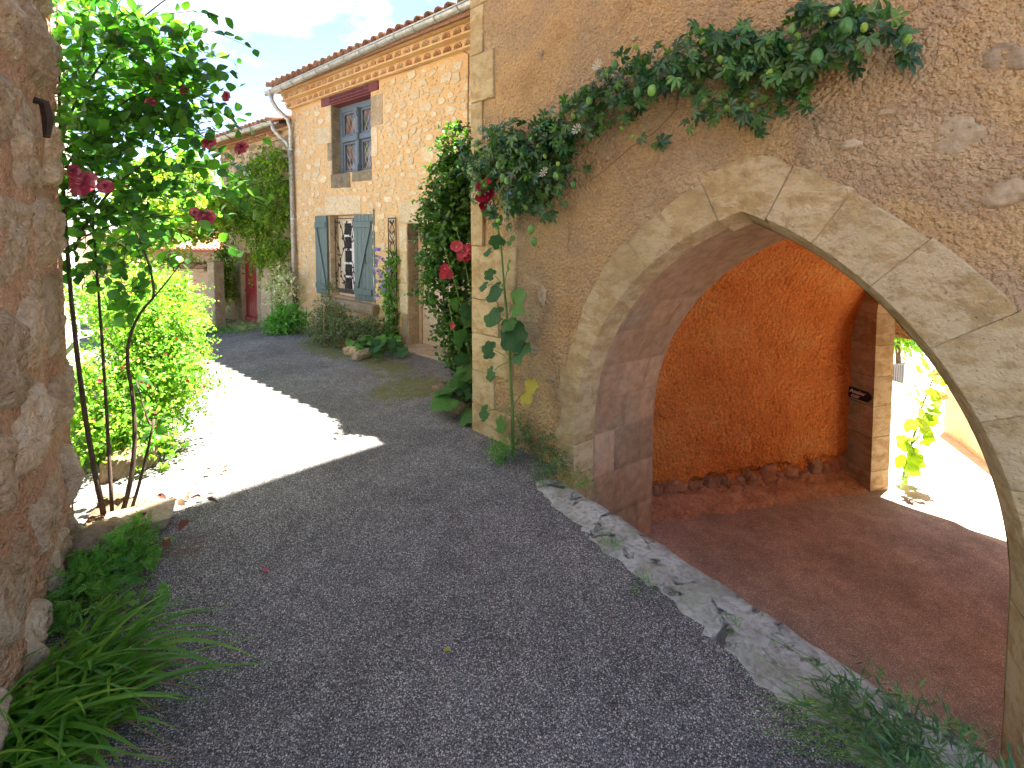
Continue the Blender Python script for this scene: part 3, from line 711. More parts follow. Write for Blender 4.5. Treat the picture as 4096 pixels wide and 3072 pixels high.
# rubble showing in the mortar
def rubble_stones():
    pts=[]; rnd=random.Random(3)
    def bad(u,z,w,h):
        for o in openings:
            if o[0]-.03<u+w and u-w<o[1]+.03 and o[2]-.03<z+h and z-h<o[3]+.03: return True
        for o in dress:
            if o[0]-.015<u+w and u-w<o[1]+.015 and o[2]-.015<z+h and z-h<o[3]+.015: return True
        if -3.62<u+w and u-w<-1.36 and 4.78<z+h and z-h<5: return True
        for q in pts:
            if abs(q[0]-u)<(q[2]+w)*.94+.003 and abs(q[1]-z)<(q[3]+h)*.94+.003: return True
        return False
    for lo,hi,n in ((.09,.17,900),(.055,.09,4200),(.03,.055,9000),(.016,.03,5500)):
        for _ in range(n):
            u=rnd.uniform(UL+.1,1.5); z=rnd.uniform(.12,4.88); w=rnd.uniform(lo,hi)*1.1; h=w*rnd.uniform(.34,.72)
            d=.5+.5*nz(u*.9,z*.9,11)+(.25 if u>-1.6 else 0)-(.35 if z<.75 or z>4.6 else 0)
            if rnd.random()>d+.25: continue
            if not bad(u,z,w,h): pts.append((u,z,w,h))
    pts.sort(key=lambda q:-q[2]*q[3])
    def poly(q,i):
        r=random.Random(i); n=r.randint(6,9); ph=r.random()*6; tl=r.gauss(0,.16); o=[]
        for k in range(n):
            a=2*math.pi*(k+r.uniform(-.35,.35))/n; rr=r.uniform(.66,1.12); x=math.copysign(abs(math.cos(a))**.6,math.cos(a))*q[2]*rr; y=math.copysign(abs(math.sin(a))**.6,math.sin(a))*q[3]*rr
            o.append((q[0]+x*math.cos(tl)-y*math.sin(tl),q[1]+x*math.sin(tl)+y*math.cos(tl)))
        return o
    for i,q in enumerate(pts[:300]): MB().prism(poly(q,i),-.008-.007*random.random(),.06,.005).build('rubble_stone','cream_stone',hwall)
    mb=MB()
    for i,q in enumerate(pts[300:]): mb.prism(poly(q,1000+i),-.008-.005*random.random(),.05,.004)
    o=mb.build('small_rubble','cream_stone',hwall); o['kind']='stuff'
rubble_stones()
# painted beam over the upper window, with its inscription
beam=MB().box(-3.55,-1.43,-.035,.12,4.80,4.965,.006).build('lintel_beam','beam_paint',house)
mb=MB(); rnd=random.Random(11)
for row,zb in ((0,4.892),(1,4.826)):
    u=-3.20 if row else -3.18; ue=-1.72 if row else -1.74
    while u<ue:
        k=rnd.choice((1,2,2,3)); g_w=.016*k
        for i in range(k):
            x=u+.016*i; mb.box(x,x+.006,-.0385,-.034,zb,zb+rnd.choice((.044,.044,.05,.038)))
        if rnd.random()<.6: z=zb+rnd.choice((0,.038,.02)); mb.box(u,u+g_w,-.0382,-.034,z,z+.006)
        if rnd.random()<.5: z=zb+rnd.choice((.040,.018)); mb.box(u-.004,u+g_w*.8,-.0383,-.034,z,z+.005)
        u+=g_w+rnd.choice((.010,.010,.014,.026))
mb.build('inscription','ink',beam)
MB().box(-3.19,-1.71,.0,.30,4.77,4.797).build('soffit_board','beam_paint',house)
# upper mullioned window
def upper_window():
    w=empty('window'); w.parent=house
    y0,y1=.19,.27; u0,u1,z0,z1=-3.18,-1.72,3.335,4.768; mu,mz=-2.45,4.06
    mb=MB()
    mb.box(u0,u0+.10,y0,y1,z0,z1,.006); mb.box(u1-.10,u1,y0,y1,z0,z1,.006); mb.box(u0+.1,u1-.1,y0,y1,z1-.13,z1,.006); mb.box(u0+.1,u1-.1,y0,y1,z0,z0+.03,.006); mb.build('frame','window_paint',w)
    MB().box(mu-.055,mu+.055,y0-.06,y1-.02,z0+.03,z1-.13,.02).build('mullion','window_paint',w)
    mb=MB(); mb.box(u0+.1,mu-.055,y0-.03,y1-.02,mz-.06,mz+.06,.012); mb.box(mu+.055,u1-.1,y0-.03,y1-.02,mz-.06,mz+.06,.012); mb.build('transom','window_paint',w)
    mb=MB(); mb.prism([(mu+.07*math.cos(a*math.pi/6),mz+.085*math.sin(a*math.pi/6)) for a in range(12)],y0-.085,y0,.02); mb.build('boss','window_paint',w)
    for q in ((.07,z1-.19,z1-.125),(.045,z1-.30,z1-.19),(.065,z0+.01,z0+.16)): MB().box(mu-q[0],mu+q[0],y0-.08,y0,q[1],q[2],.01).build('mullion_block','window_paint',w)
    for a,b_ in ((u0+.1,mu-.055),(mu+.055,u1-.1)):
        for c,d in ((z0+.03,mz-.06),(mz+.06,z1-.13)):
            k=.052; mb=MB(); mb.box(a,a+k,y0+.02,y1-.03,c,d,.008); mb.box(b_-k,b_,y0+.02,y1-.03,c,d,.008); mb.box(a+k,b_-k,y0+.02,y1-.03,c,c+k,.008); mb.box(a+k,b_-k,y0+.02,y1-.03,d-k,d,.008); cs=mb.build('casement','window_paint',w)
            a2,b2,c2,d2=a+k,b_-k,c+k,d-k
            MB().box(a2,b2,y0+.062,y0+.068,c2,d2).build('pane','stained_glass',cs)
            mb=MB(); du,dz=.118,.205; t=.0045
            # diamond leading clipped to the light
            for sgn in (1,-1):
                for i in range(-40,41):
                    # line u/du + sgn*z/dz = i
                    P_=[]
                    for uu in (a2,b2):
                        zz=(i-uu/du)*dz*sgn
                        if c2<=zz<=d2: P_.append((uu,zz))
                    for zz in (c2,d2):
                        uu=(i-sgn*zz/dz)*du
                        if a2<uu<b2: P_.append((uu,zz))
                    if len(P_)>=2 and math.dist(P_[0],P_[1])>.01: mb.tube([(P_[0][0],y0+.058,P_[0][1]),(P_[1][0],y0+.058,P_[1][1])],t,4)
            mb.build('lead_lattice','lead',cs)
upper_window()
# lower window: cream casement, iron grille, shutters, sill
def lower_window():
    w=empty('window'); w.parent=house; y0=.20; u0,u1,z0,z1=-3.33,-2.29,.71,2.45
    mb=MB(); mb.box(u0,u0+.16,y0,y0+.06,z0,z1); mb.box(u1-.08,u1,y0,y0+.06,z0,z1); mb.box(u0+.16,u1-.08,y0,y0+.06,z1-.12,z1); mb.box(u0+.16,u1-.08,y0,y0+.06,z0,z0+.10); mb.build('frame','cream_paint',w)
    a,b_,c,d=u0+.16,u1-.08,z0+.10,z1-.12; mid=(a+b_)/2
    for x0,x1 in ((a,mid),(mid,b_)):
        k=.05; mb=MB(); mb.box(x0,x0+k,y0+.01,y0+.05,c,d,.006); mb.box(x1-k,x1,y0+.01,y0+.05,c,d,.006)
        for i in range(6):
            z=c+(d-c-.045)*i/5; mb.box(x0+k,x1-k,y0+.015,y0+.05,z,z+.045)
        cs=mb.build('casement','white_paint',w); MB().box(x0+k,x1-k,y0+.035,y0+.04,c,d).build('pane','dark_glass',cs)
    g=MB(); y=.05; gu0,gu1,gz0,gz1=-3.20,-2.31,.80,2.38
    g.tube([(gu0,y,gz0),(gu0,y,gz1)],.011,6); g.tube([(gu1,y,gz0),(gu1,y,gz1)],.011,6); g.tube([(gu0,y,gz1),(gu1,y,gz1)],.011,6); g.box(gu0,gu1,y-.006,y+.006,gz0,gz0+.09)
    gr=g.build('grille','iron',w); rnd=random.Random(5); vm=MB(); leaves=[]
    for s_ in range(5):
        x=gu0+.1+.17*s_; pts=[]; ph=rnd.random()*6
        for i in range(26):
            t=i/25; pts.append((x+.085*math.sin(ph+t*9+s_)+.02*math.sin(t*23),y,gz0+.08+t*(gz1-gz0-.12)))
        vm.tube(pts,.0075,5)
        for i in range(2,25,2): leaves.append((pts[i],rnd.uniform(-1.3,1.3)+(math.pi if rnd.random()<.15 else 0)))
    for (p,a) in leaves:
        l=.095; q=(p[0]+math.sin(a)*l,y-.012,p[2]+math.cos(a)*l); vm.tube([p,((p[0]+q[0])/2,y-.01,(p[2]+q[2])/2),q],[.004,.020,.002],4)
    vm.build('iron_vine','iron',gr,True)
lower_window()
MB().prism([(-3.48,.55),(-1.52,.50),(-1.50,.685),(-3.50,.70)],-.17,.2,.02).build('window_sill','sill_stone',house)
def shutter(uh,sgn,rz):     # hinge at uh, leaf runs to sgn side
    s_=empty('shutter',(uh,-.045,.72),rz); s_.parent=house; Wd,Ht=.575,1.73; n=5
    for k in range(n):
        a=Wd*k/n; b_=Wd*(k+1)/n-.004; x0,x1=(a,b_) if sgn>0 else (-b_,-a); MB().box(x0,x1,-.028,0,0,Ht,.004).build('plank','shutter_paint',s_)
    lo,hi=(.02,Wd-.03) if sgn>0 else (-Wd+.03,-.02)
    for z in (.12,1.47): MB().box(lo,hi,-.058,-.029,z,z+.12,.008).build('ledge','shutter_paint',s_)
    # diagonal brace
    xa,xb=(hi-.06,lo+.06) if sgn<0 else (lo+.06,hi-.06)
    MB().prism([(xa-.045,.245),(xa+.045,.245),(xb+.045,1.465),(xb-.045,1.465)],-.056,-.029,.006).build('brace','shutter_paint',s_)
    for z in (.20,1.53):
        mb=MB(); hx_=0; mb.box(min(0,sgn*.30),max(0,sgn*.30),-.064,-.0585,z-.018,z+.018); mb.tube([(0,-.03,z-.05),(0,-.03,z+.05)],.014,6); mb.build('hinge','shutter_paint',s_)
    return s_
shutter(-3.35,-1,R(-4)); sr=shutter(-2.27,1,R(6))
MB().tube([(.43,-.058,.75),(.43,-.09,.76),(.43,-.095,.84),(.43,-.09,.92),(.43,-.058,.93)],.008,6).build('handle','iron',sr)
MB().tube([(.62,-.02,-.01),(.62,-.02,1.76),(.62,-.02,1.80),(.62,-.02,1.88)],[.022,.022,.034,.004],6).build('shutter_bar','shutter_paint',sr)
# beige door with a glazed top, under the stone lintel
def house_door():
    d=empty('door'); d.parent=house; y=.24
    mb=MB(); mb.box(-.60,-.53,y,y+.07,-.02,2.25); mb.box(.87,.94,y,y+.07,-.02,2.25); mb.box(-.53,.87,y,y+.07,2.17,2.25); mb.box(-.53,.87,y,y+.07,1.78,1.88); mb.build('frame','door_frame',d)
    for k in range(14):
        z=.02+k*.125; MB().box(-.53,.87,y+.03,y+.06,z,z+.122,.005).build('slat','door_beige',d)
    for k in range(4):
        a=-.53+.35*k; f=MB(); f.box(a,a+.04,y+.02,y+.06,1.88,2.17); fo=f.build('glazing_bar','door_frame',d); MB().box(a+.04,a+.35,y+.04,y+.045,1.88,2.17).build('pane','dark_glass',fo)
house_door()
MB().box(-.75,1.1,-.28,.32,-.2,.035,.02).build('doorstep','sill_stone',house)
# eaves: two rows of tile mouths bedded in mortar, tiles, gutter
def half_tile(r0,r1,ln,th=.014,n=8,up=True):
    vs=[]
    for (y,r) in ((0,r0),(ln,r1)):
        for rr in (r,r-th):
            for k in range(n+1):
                a=math.pi*k/n; vs.append((rr*math.cos(a),y,rr*math.sin(a)*(1 if up else -1)))
    m=n+1; fs=[]
    for k in range(n): fs+=[(k,k+1,2*m+k+1,2*m+k),(m+k,3*m+k,3*m+k+1,m+k+1),(k,m+k,m+k+1,k+1)]
    fs+=[(0,2*m,3*m,m),(n,m+n,3*m+n,2*m+n)]
    return MB().add(vs,fs if up else [tuple(reversed(f)) for f in fs])
gt=half_tile(.092,.08,.30,.016).mesh('genoise_tile',True)
eave=empty('eave'); eave.parent=house
for row,(yo,z) in enumerate(((-.12,5.0),(-.25,5.15))):
    MB().box(UL-.02,UR,yo+.015,.05,z-.03,z-.002).build('mortar_band','ochre_mortar',eave)
    n=int((1.9-UL)/.25)
    for i in range(n):
        u=UL+.12+i*.25+(.12 if row else 0); mesh_obj('eave_tile',gt,'coping_tile',eave,Matrix.Translation((u,yo,z)))
        pass
    mb=MB(); 
    for i in range(n+1):
        u=UL+.12+i*.25+(.12 if row else 0)-.125; poly=[(u-.033,z)]+[(u-.125+.092*math.cos(math.pi*k/8),z+.092*math.sin(math.pi*k/8)) for k in range(1,5)]+[(u-.125,z+.118),(u+.125,z+.118)]+[(u+.125+.092*math.cos(math.pi*k/8),z+.092*math.sin(math.pi*k/8)) for k in range(4,8)]+[(u+.033,z)]
        mb.prism(poly,yo+.02,.02)
    mb.build('mortar_fill','ochre_mortar',eave)
MB().box(UL-.02,UR,-.40,-.385,5.27,5.40).build('eave_light_stop','roof_tile',eave)  # hidden filler added to stop sun leaking between gutter and tiles
MB().box(UL-.03,UR,-.30,.05,5.285,5.325).build('eave_board','ochre_mortar',eave)
MB().tube([(UL+.05,-.02,4.985)]+[(u,-.02,4.975+.006*math.sin(u*3)) for u in np.linspace(UL+.5,.9,14)]+[(1.02,-.02,4.9),(1.0,-.02,3.9),(1.0,-.02,3.2)],.009,5).build('cable','cable',house)
roof=empty('roof'); roof.parent=house
pitch=.30
mb=MB(); mb.add([(UL-.1,-.34,5.30),(UR,-.34,5.30),(UR,3.4,5.30+3.74*pitch),(UL-.1,3.4,5.30+3.74*pitch),(UL-.1,-.34,5.285),(UR,-.34,5.285),(UR,3.4,5.285+3.74*pitch),(UL-.1,3.4,5.285+3.74*pitch)],[(0,1,2,3),(7,6,5,4),(0,4,5,1)]); mb.add([(UL-.1,3.4,6.42),(UR,3.4,6.42),(UR,7.1,5.3),(UL-.1,7.1,5.3)],[(0,1,2,3)]); mb.add([(UL+.05,0,5.2),(UL+.05,7,5.2),(UL+.05,3.4,6.4)],[(0,1,2)]); mb.build('roof_deck','roof_tile',roof)
cov=half_tile(.105,.085,.46,.014).mesh('cover_tile',True); pan=half_tile(.10,.10,.46,.014,8,False).mesh('pan_tile',True)
rot=Matrix.Rotation(math.atan(pitch),4,'X'); ncol=int((UR-UL)/.245)
for i in range(ncol):
    for j in range(3):
        y=-.52+j*.38; z=5.315+.13+(y+.34)*pitch+random.uniform(-.006,.006); u=UL+.02+i*.245
        mesh_obj('cover_tile',cov,'roof_tile',roof,Matrix.Translation((u+random.uniform(-.008,.008),y+random.uniform(-.02,.01),z))@rot@Matrix.Rotation(random.uniform(-.03,.03),4,'Z'))
        if j==0: mesh_obj('pan_tile',pan,'roof_tile',roof,Matrix.Translation((u+.1225,y+.03,z+.035))@rot)
mb=MB()
for i in range(ncol): 
    u=UL+.02+i*.245; 
    for j in range(3,8): mb.add([(u+x,-.42+j*.38+yy,5.385+(-.42+j*.38+yy+.34)*pitch+zz) for yy in (0,.46) for x,zz in ((-.1,0),(-.07,.07),(0,.1),(.07,.07),(.1,0))],[(k,k+1,k+6,k+5) for k in range(4)])
o=mb.build('upper_tiles','roof_tile',roof,True); o['kind']='stuff'
MB().box(-2.0,-1.4,2.6,3.3,5.9,7.1).build('chimney','brick_red',roof)
MB().box(-2.1,-1.3,2.5,3.4,7.1,7.16).build('chimney_cap','roof_tile',roof)
gut=empty('gutter'); gut.parent=house
def gutter(par,u0,u1,yc,zc,r=.075,sl=.015,mat='zinc'):
    vs=[];fs=[];n=10
    for (u,z) in ((u0,zc),(u1,zc+sl*(u1-u0))):
        for rr in (r,r-.006):
            for k in range(n+1):
                a=math.pi+math.pi*k/n; vs.append((u,yc+rr*math.cos(a),z+rr*math.sin(a)))
    m=n+1
    for k in range(n): fs+=[(k,2*m+k,2*m+k+1,k+1),(m+k,m+k+1,3*m+k+1,3*m+k)]
    fs+=[tuple(range(m))+tuple(range(2*m-1,m-1,-1)),(0,m,3*m,2*m),(n,2*m+n,3*m+n,m+n)]
    MB().add(vs,fs).build('trough',mat,par,True)
    MB().tube([(u0,yc-r-.004,zc+.004),(u1,yc-r-.004,zc+.004+sl*(u1-u0))],.012,8).build('bead',mat,par,True)
    u=u0+.25
    while u<u1:
        z=zc+sl*(u-u0); MB().tube([(u,yc+(r+.004)*math.cos(math.pi+math.pi*k/8),z+(r+.004)*math.sin(math.pi+math.pi*k/8)) for k in range(9)],.009,5).build('bracket',mat,par); u+=.52
gutter(gut,UL-.18,UR-.1,-.46,5.30)
MB().prism([(UL-.185,5.225),(UL-.18,5.225),(UL-.18,5.30),(UL-.185,5.30)],-.53,-.39).build('end_cap','zinc',gut)
dp=empty('downspout'); dp.parent=house
MB().tube([(UL+.02,-.46,5.26),(UL+.02,-.46,5.10),(UL+.05,-.36,4.92),(UL+.10,-.14,4.72),(UL+.11,-.08,4.5),(UL+.10,-.08,3.95)],.048,10).build('swan_neck','zinc',dp,True)
MB().tube([(UL+.10,-.08,4.05),(UL+.11,-.08,3.0),(UL+.13,-.08,1.5),(UL+.14,-.08,.75)],.052,10).build('pipe','old_zinc',dp,True)
MB().tube([(UL+.14,-.08,.80),(UL+.15,-.08,-.3)],.058,10).build('cast_foot','rust_pipe',dp,True)
for z in (4.02,2.4,.8): MB().tube([(UL+.12,-.08,z-.02),(UL+.12,-.08,z+.02)],.062,10).build('pipe_clip','zinc',dp)

# ------------------------------------------------------------------ older house with the red door, next along
old=empty('old_house',PH,-AH,'weathered stone house with a red plank door half hidden by creeper','house')
O0,O1,OZ=-9.9,-5.02,4.62; oy=.12
oops=[(-8.55,-7.5,-.62,1.50)]
owall=facade('old_render',old,O0,O1,-.9,OZ,oops,.32,oy)
mb=MB(); mb.box(O0,O0+.3,oy+.02,6,-.9,OZ-.02); mb.box(O0,O1,3.0,3.1,-.9,OZ-.02); mb.build('side_wall','old_render',old)
dr=empty('door'); dr.parent=old
for k in range(2):
    a=-8.54+.515*k; lf=empty('door_leaf'); lf.parent=dr
    for i in range(4): MB().box(a+.127*i+.004,a+.127*(i+1),oy+.10,oy+.135,-.50,1.45,.006).build('plank','red_paint',dr)
    MB().box(a+.01,a+.48,oy+.07,oy+.10,.34,.42,.012).build('rail','red_paint',dr); MB().box(a+.0,a+.49,oy+.05,oy+.10,-.52,-.34,.02).build('kickboard','red_paint',dr)
    bpy.data.objects.remove(lf)
MB().tube([(-7.96,oy+.10,.52),(-7.96,oy+.05,.53),(-7.96,oy+.05,.63),(-7.96,oy+.10,.64)],.012,6).build('handle','iron',dr)
for a in ((-8.77,-8.56,.9,1.5),(-8.81,-8.56,.35,.88),(-8.75,-8.56,-.15,.33),(-8.83,-8.56,-.6,-.17),(-7.49,-7.30,.7,1.5),(-7.49,-7.26,.1,.68),(-7.49,-7.32,-.6,.08)):
    MB().prism(rect(*a),oy-.015,oy+.1,.008).build('dressed_stone','sill_stone',old)
MB().box(-8.8,-7.3,oy-.45,oy+.3,-.9,-.47,.03).build('doorstep','sill_stone',old)
mb=MB(); rnd=random.Random(9)
for i in range(260):
    u=rnd.uniform(O0+.1,O1-.05); z=rnd.uniform(3.6,4.45); w_=rnd.uniform(.05,.12); mb.prism(blob_poly(u,z,w_,w_*.6,9,.25,i),oy-.02,oy+.05,.01)
o=mb.build('rubble','sill_stone',owall); o['kind']='stuff'
oroof=empty('roof'); oroof.parent=old
MB().add([(O0-.2,oy-.4,OZ+.05),(O1-.02,oy-.4,OZ+.05),(O1-.02,3.4,OZ+1.15),(O0-.2,3.4,OZ+1.15),(O0-.2,oy-.4,OZ),(O1-.02,oy-.4,OZ),(O1-.02,oy+.0,OZ),(O0-.2,oy,OZ)],[(0,1,2,3),(4,7,6,5),(0,4,5,1)]).build('roof_deck','roof_tile',oroof)
MB().add([(O0-.2,3.4,OZ+1.15),(O1-.02,3.4,OZ+1.15),(O1-.02,6.5,OZ+.1),(O0-.2,6.5,OZ+.1)],[(0,1,2,3)]).build('rear_slope','roof_tile',oroof)
for i in range(int((O1-O0)/.245)):
    for j in range(2): mesh_obj('cover_tile',cov,'roof_tile',oroof,Matrix.Translation((O0-.05+i*.245,oy-.46+j*.38,OZ+.10+j*.11))@rot)
for i in range(20): mesh_obj('eave_tile',gt,'roof_tile',oroof,Matrix.Translation((O0+i*.215,oy-.16,OZ-.13)))
MB().box(O0,O1-.03,oy-.13,oy+.05,OZ-.04,OZ-.005).build('eave_board','old_render',oroof)
og=empty('gutter'); og.parent=old; gutter(og,O0-.1,O1-.05,oy-.50,OZ+.03,.07,.0)
MB().tube([(O1-.12,oy-.50,OZ),(O1-.12,oy-.50,OZ-.12),(O1-.05,oy-.38,OZ-.3),(O1+.02,oy-.26,OZ-.42),(O1+.08,oy-.22,OZ-.55)],.045,10).build('swan_neck','zinc',og,True)
sw=empty('window'); sw.parent=old; MB().box(-8.2,-7.6,oy-.03,oy-.004,3.0,3.75,.01).build('shutter','blue_shutter',sw)

# ------------------------------------------------------------------ garden wall, neighbour's roof, left-hand house
def wpoly(P,zs): return P
gw=empty('garden_wall',(-8.12,13.35,-.7),0,'low rendered garden wall capped with small curved tiles','wall')
dv=Vector((-9.2+7.55+0,13.9-13.25,0)); dv=Vector((-.975,.22,0)); yaw=math.atan2(-dv.y,-dv.x)
gw.rotation_euler=(0,0,yaw)
mb=MB().grid(lambda s,t:(-4.2+4.2*s,.012*nz(s*6,t*3),-.2+1.93*t),30,14); mb.box(-4.2,0,.02,.3,-.2,1.72); mb.build('wall','old_render',gw,True)
MB().box(-.02,.20,-.05,.3,-.2,2.0,.02).build('pilaster','sill_stone',gw)
MB().box(-4.25,-.03,-.12,.42,1.74,1.80).build('coping_bed','old_render',gw)
ct=half_tile(.085,.075,.5,.014).mesh('coping_tile',True)
for i in range(22): mesh_obj('coping_tile',ct,'coping_tile',gw,Matrix.Translation((-4.15+i*.19,-.18,1.80))@Matrix.Rotation(.2,4,'X')); 
for i in range(22): mesh_obj('coping_tile',ct,'coping_tile',gw,Matrix.Translation((-4.15+i*.19,.5,1.80))@Matrix.Rotation(math.pi,4,'Z')@Matrix.Rotation(.2,4,'X'))
nb=empty('neighbour_house',(-9.5,20.5,-.8),R(-14),'low stone outbuilding with sunlit red tile roof behind the garden wall','house')
facade('rubble',nb,-9,4.2,0,2.2,[],.2)
MB().add([(-9.2,-.3,2.1),(4.4,-.3,2.1),(4.4,4,4.2),(-9.2,4,4.2),(-9.2,-.3,2.0),(4.4,-.3,2.0)],[(0,1,2,3),(4,5,1,0)]).build('roof_deck','red_tile',nb)
mb=MB()
for i in range(60):
    for j in range(9):
        u=-9.1+i*.225; y=-.35+j*.48; z=2.12+(y+.3)*.488
        mb.add([(u+x,y+yy,z+.488*yy+zz+.02) for yy in (0,.52) for x,zz in ((-.09,0),(-.06,.06),(0,.085),(.06,.06),(.09,0))],[(k,k+1,k+6,k+5) for k in range(4)])
o=mb.build('roof_tiles','red_tile',nb,True); o['kind']='stuff'
MB().box(-9,-8.8,.1,6,0,3).build('gable','rubble',nb); MB().box(4,4.2,.1,6,0,3).build('gable','rubble',nb)

# left-hand house: shaded rubble flank close by, limewashed front further on
LD=Vector((-.55,.835,0)).normalized(); LN=Vector((LD.y,-LD.x,0))      # along the wall, out into the lane
LW=Vector((-3.03,3.36,0))
lh=empty('corner_house',LW,math.atan2(-LD.x,LD.y)+math.pi/2,'rough rubble stone house wall with pinkish mortar','house')
# local frame: x along LD (away from the camera), y to the left (into the house)
def stone_face(mb,l0,l1,z0,z1,nx,nz__,amp):
    return mb.grid(lambda s,t:(l0+(l1-l0)*s,-(.03*nz((l0+(l1-l0)*s)*3,(z0+(z1-z0)*t)*3,2)+amp*nz((l0+(l1-l0)*s)*11,(z0+(z1-z0)*t)*11,5)),z0+(z1-z0)*t),nx,nz__)
lw=MB(); stone_face(lw,-4.5,0,-.3,5.5,120,150,.018); lw.grid(lambda s,t:(.0+.012*nz(s*4,t*30,3),.34*s-.0,-.3+5.8*t),4,80)
lwall=lw.build('wall','pink_mortar',lh,True)
MB().box(-4.5,-.02,.06,3,-.3,8).build('wall_core','pink_mortar',lh)
def cushion(l,z,a,h,d,seed,mat='rubble'):
    mb=MB(); r=random.Random(seed); ph=[r.random()*6 for _ in range(4)]
    def f(s,t):
        an=2*math.pi*s; rad=1+.14*math.sin(2*an+ph[0])+.09*math.sin(3*an+ph[1])+.06*math.sin(5*an+ph[2]); q=t
        x=math.copysign(abs(math.cos(an))**.6,math.cos(an))*a*rad*q; y=math.copysign(abs(math.sin(an))**.6,math.sin(an))*h*rad*q
        e=max(0,1-q**5); X,Z=l+x,z+y
        dd=-.035+(d+.035)*e**.6+.045*nz(X*4.5,Z*4.5,seed)*e**.5+.022*nz(X*15,Z*15,seed)+.009*nz(X*42,Z*42,seed)
        return (l+x,-dd,z+y)
    mb.grid(f,36,14); return mb.build('stone',mat,lwall,True)
rnd=random.Random(21); z=.0; sid=0
while z<4.6:
    h=rnd.uniform(.14,.30); l=-2.9+rnd.uniform(0,.3)
    while l<-.12:
        a=rnd.uniform(.16,.34); a=min(a,(-.03-l)/2)
        if a<.08: break
        cushion(l+a,z+h+rnd.uniform(-.06,.06),a*rnd.uniform(.7,.95),h*rnd.uniform(.75,1.02),rnd.uniform(.02,.06),sid); sid+=1; l+=2*a+rnd.uniform(.02,.10)
    z+=2*h+rnd.uniform(.01,.06)
lf=MB(); lf.grid(lambda s,t:(.06+3.5*s,.42,-.6+6.6*t),10,20); lf.box(.06,3.5,.44,3,-.6,5.9); lf.build('limewashed_front','limewash',lh)
MB().add([(-4.6,-.25,8),(3.9,-.1,8),(3.9,3,8.4),(-4.6,3,8.4)],[(0,1,2,3)]).build('roof_deck','roof_tile',lh)
MB().box(.02,3.5,.43,3,5.9,8).build('upper_front','limewash',lh)
MB().tube([(1.1,.35,-.3),(1.1,.35,6)],.045,8).build('drainpipe','white_paint',lh)
for k in range(3): MB().box(1.5+k*.62,2.0+k*.62,.36,.41,.9,2.3,.01).build('shutter','white_paint',lh)
# iron hook in the wall
MB().tube([(-.86,-.05,2.83),(-.86,-.09,2.82),(-.85,-.10,2.74),(-.84,-.09,2.64)],[.02,.026,.028,.016],6).build('iron_hook','iron',lh)

# ================================================================== PLANTS
TO,TS,TP=T_ovate(),T_small(),T_palm()
TR=T_ovate(.40,.07,.12)
rose_meshes=[tmesh('rose_leaf',T_ovate(.40,.07,.12)),tmesh('rose_leaf',T_ovate(.36,.12,.2)),tmesh('rose_leaf',T_ovate(.43,.04,.05))]
palm_meshes=[tmesh('palmate_leaf',T_palm(5,165,.14,.15)),tmesh('palmate_leaf',T_palm(5,150,.12,.25)),tmesh('palmate_leaf',T_palm(5,180,.15,.05))]
mallow_meshes=[tmesh('mallow_leaf',T_mallow(5,i)) for i in range(4)]
def rose_flower(name):
    mb=MB()
    for ring_,(n,r,h,op) in enumerate(((4,.30,.55,.25),(5,.55,.55,.6),(6,.85,.45,.95),(6,1.0,.30,1.15))):
        for k in range(n):
            a0=2*math.pi*(k+.4*ring_)/n; wd=math.pi/n*1.35
            mb.grid(lambda s,t:((r*op*t**.8)*math.cos(a0+(s-.5)*2*wd*(1-.25*t))*(1+.06*math.sin(9*s+k)),(r*op*t**.8)*math.sin(a0+(s-.5)*2*wd*(1-.25*t)),h*t-.28*op*t*t*t+.13*math.sin(7*s+ring_+k)*t+.05*math.sin(17*s+k*2)*t),4,3)
    me=mb.mesh(name,True); me.attributes.new('rnd','FLOAT','POINT').data.foreach_set('value',np.repeat(rng.random(len(mb.v)//20),20).astype(np.float32)); return me
def open_flower(name,n=5,cup=.3,wf=1.15):
    mb=MB()
    for k in range(n):
        a0=2*math.pi*k/n; wd=math.pi/n*wf
        mb.grid(lambda s,t:(t*math.cos(a0+(s-.5)*2*wd)*(1-.10*(2*s-1)**2+.03*math.sin(11*s)),t*math.sin(a0+(s-.5)*2*wd)*(1-.10*(2*s-1)**2),cup*t*t+.05*math.sin(8*s+k)*t+.01*k),5,3)
    return mb.mesh(name,True)
ROSE=rose_flower('rose_bloom'); HOLLY=open_flower('hollyhock_bloom',5,.35); SMALLF=open_flower('small_bloom',5,.5); STARF=open_flower('star_bloom',9,.15,.55)
def put(name,me,mat,parent,loc,normal,size,off=(0,0,0)):
    m=me if (me.materials and me.materials[0]==M[mat]) or not me.materials else me.copy()
    if m is not me or not m.materials: m.materials.clear(); m.materials.append(M[mat])
    nrm=Vector(normal).normalized(); q=nrm.to_track_quat('Z','Y').to_matrix().to_4x4()
    return mesh_obj(name,m,mat,parent,Matrix.Translation(Vector(loc)-Vector(off))@q@Matrix.Rotation(random.uniform(0,6),4,'Z')@Matrix.Scale(size,4))
_pc={}
def bloom(kind,me,mat):
    k=(kind,mat)
    if k not in _pc: m=me.copy(); m.materials.clear(); m.materials.append(M[mat]); _pc[k]=m
    return _pc[k]
def flower(name,kind,me,mat,parent,loc,normal,size,off): return put(name,bloom(kind,me,mat),mat,parent,loc,normal,size,off)
def stems(name,paths,mat,parent,off,sides=6):
    for pts,r0,r1 in paths:
        n=len(pts); MB().tube([Vector(p)-Vector(off) for p in pts],[r0+(r1-r0)*i/(n-1) for i in range(n)],sides).build(name,mat,parent,True)
def bez(a,b_,c,n=8): 
    a,b_,c=Vector(a),Vector(b_),Vector(c); return [a*(1-t)**2+b_*2*t*(1-t)+c*t*t for t in [i/n for i in range(n+1)]]

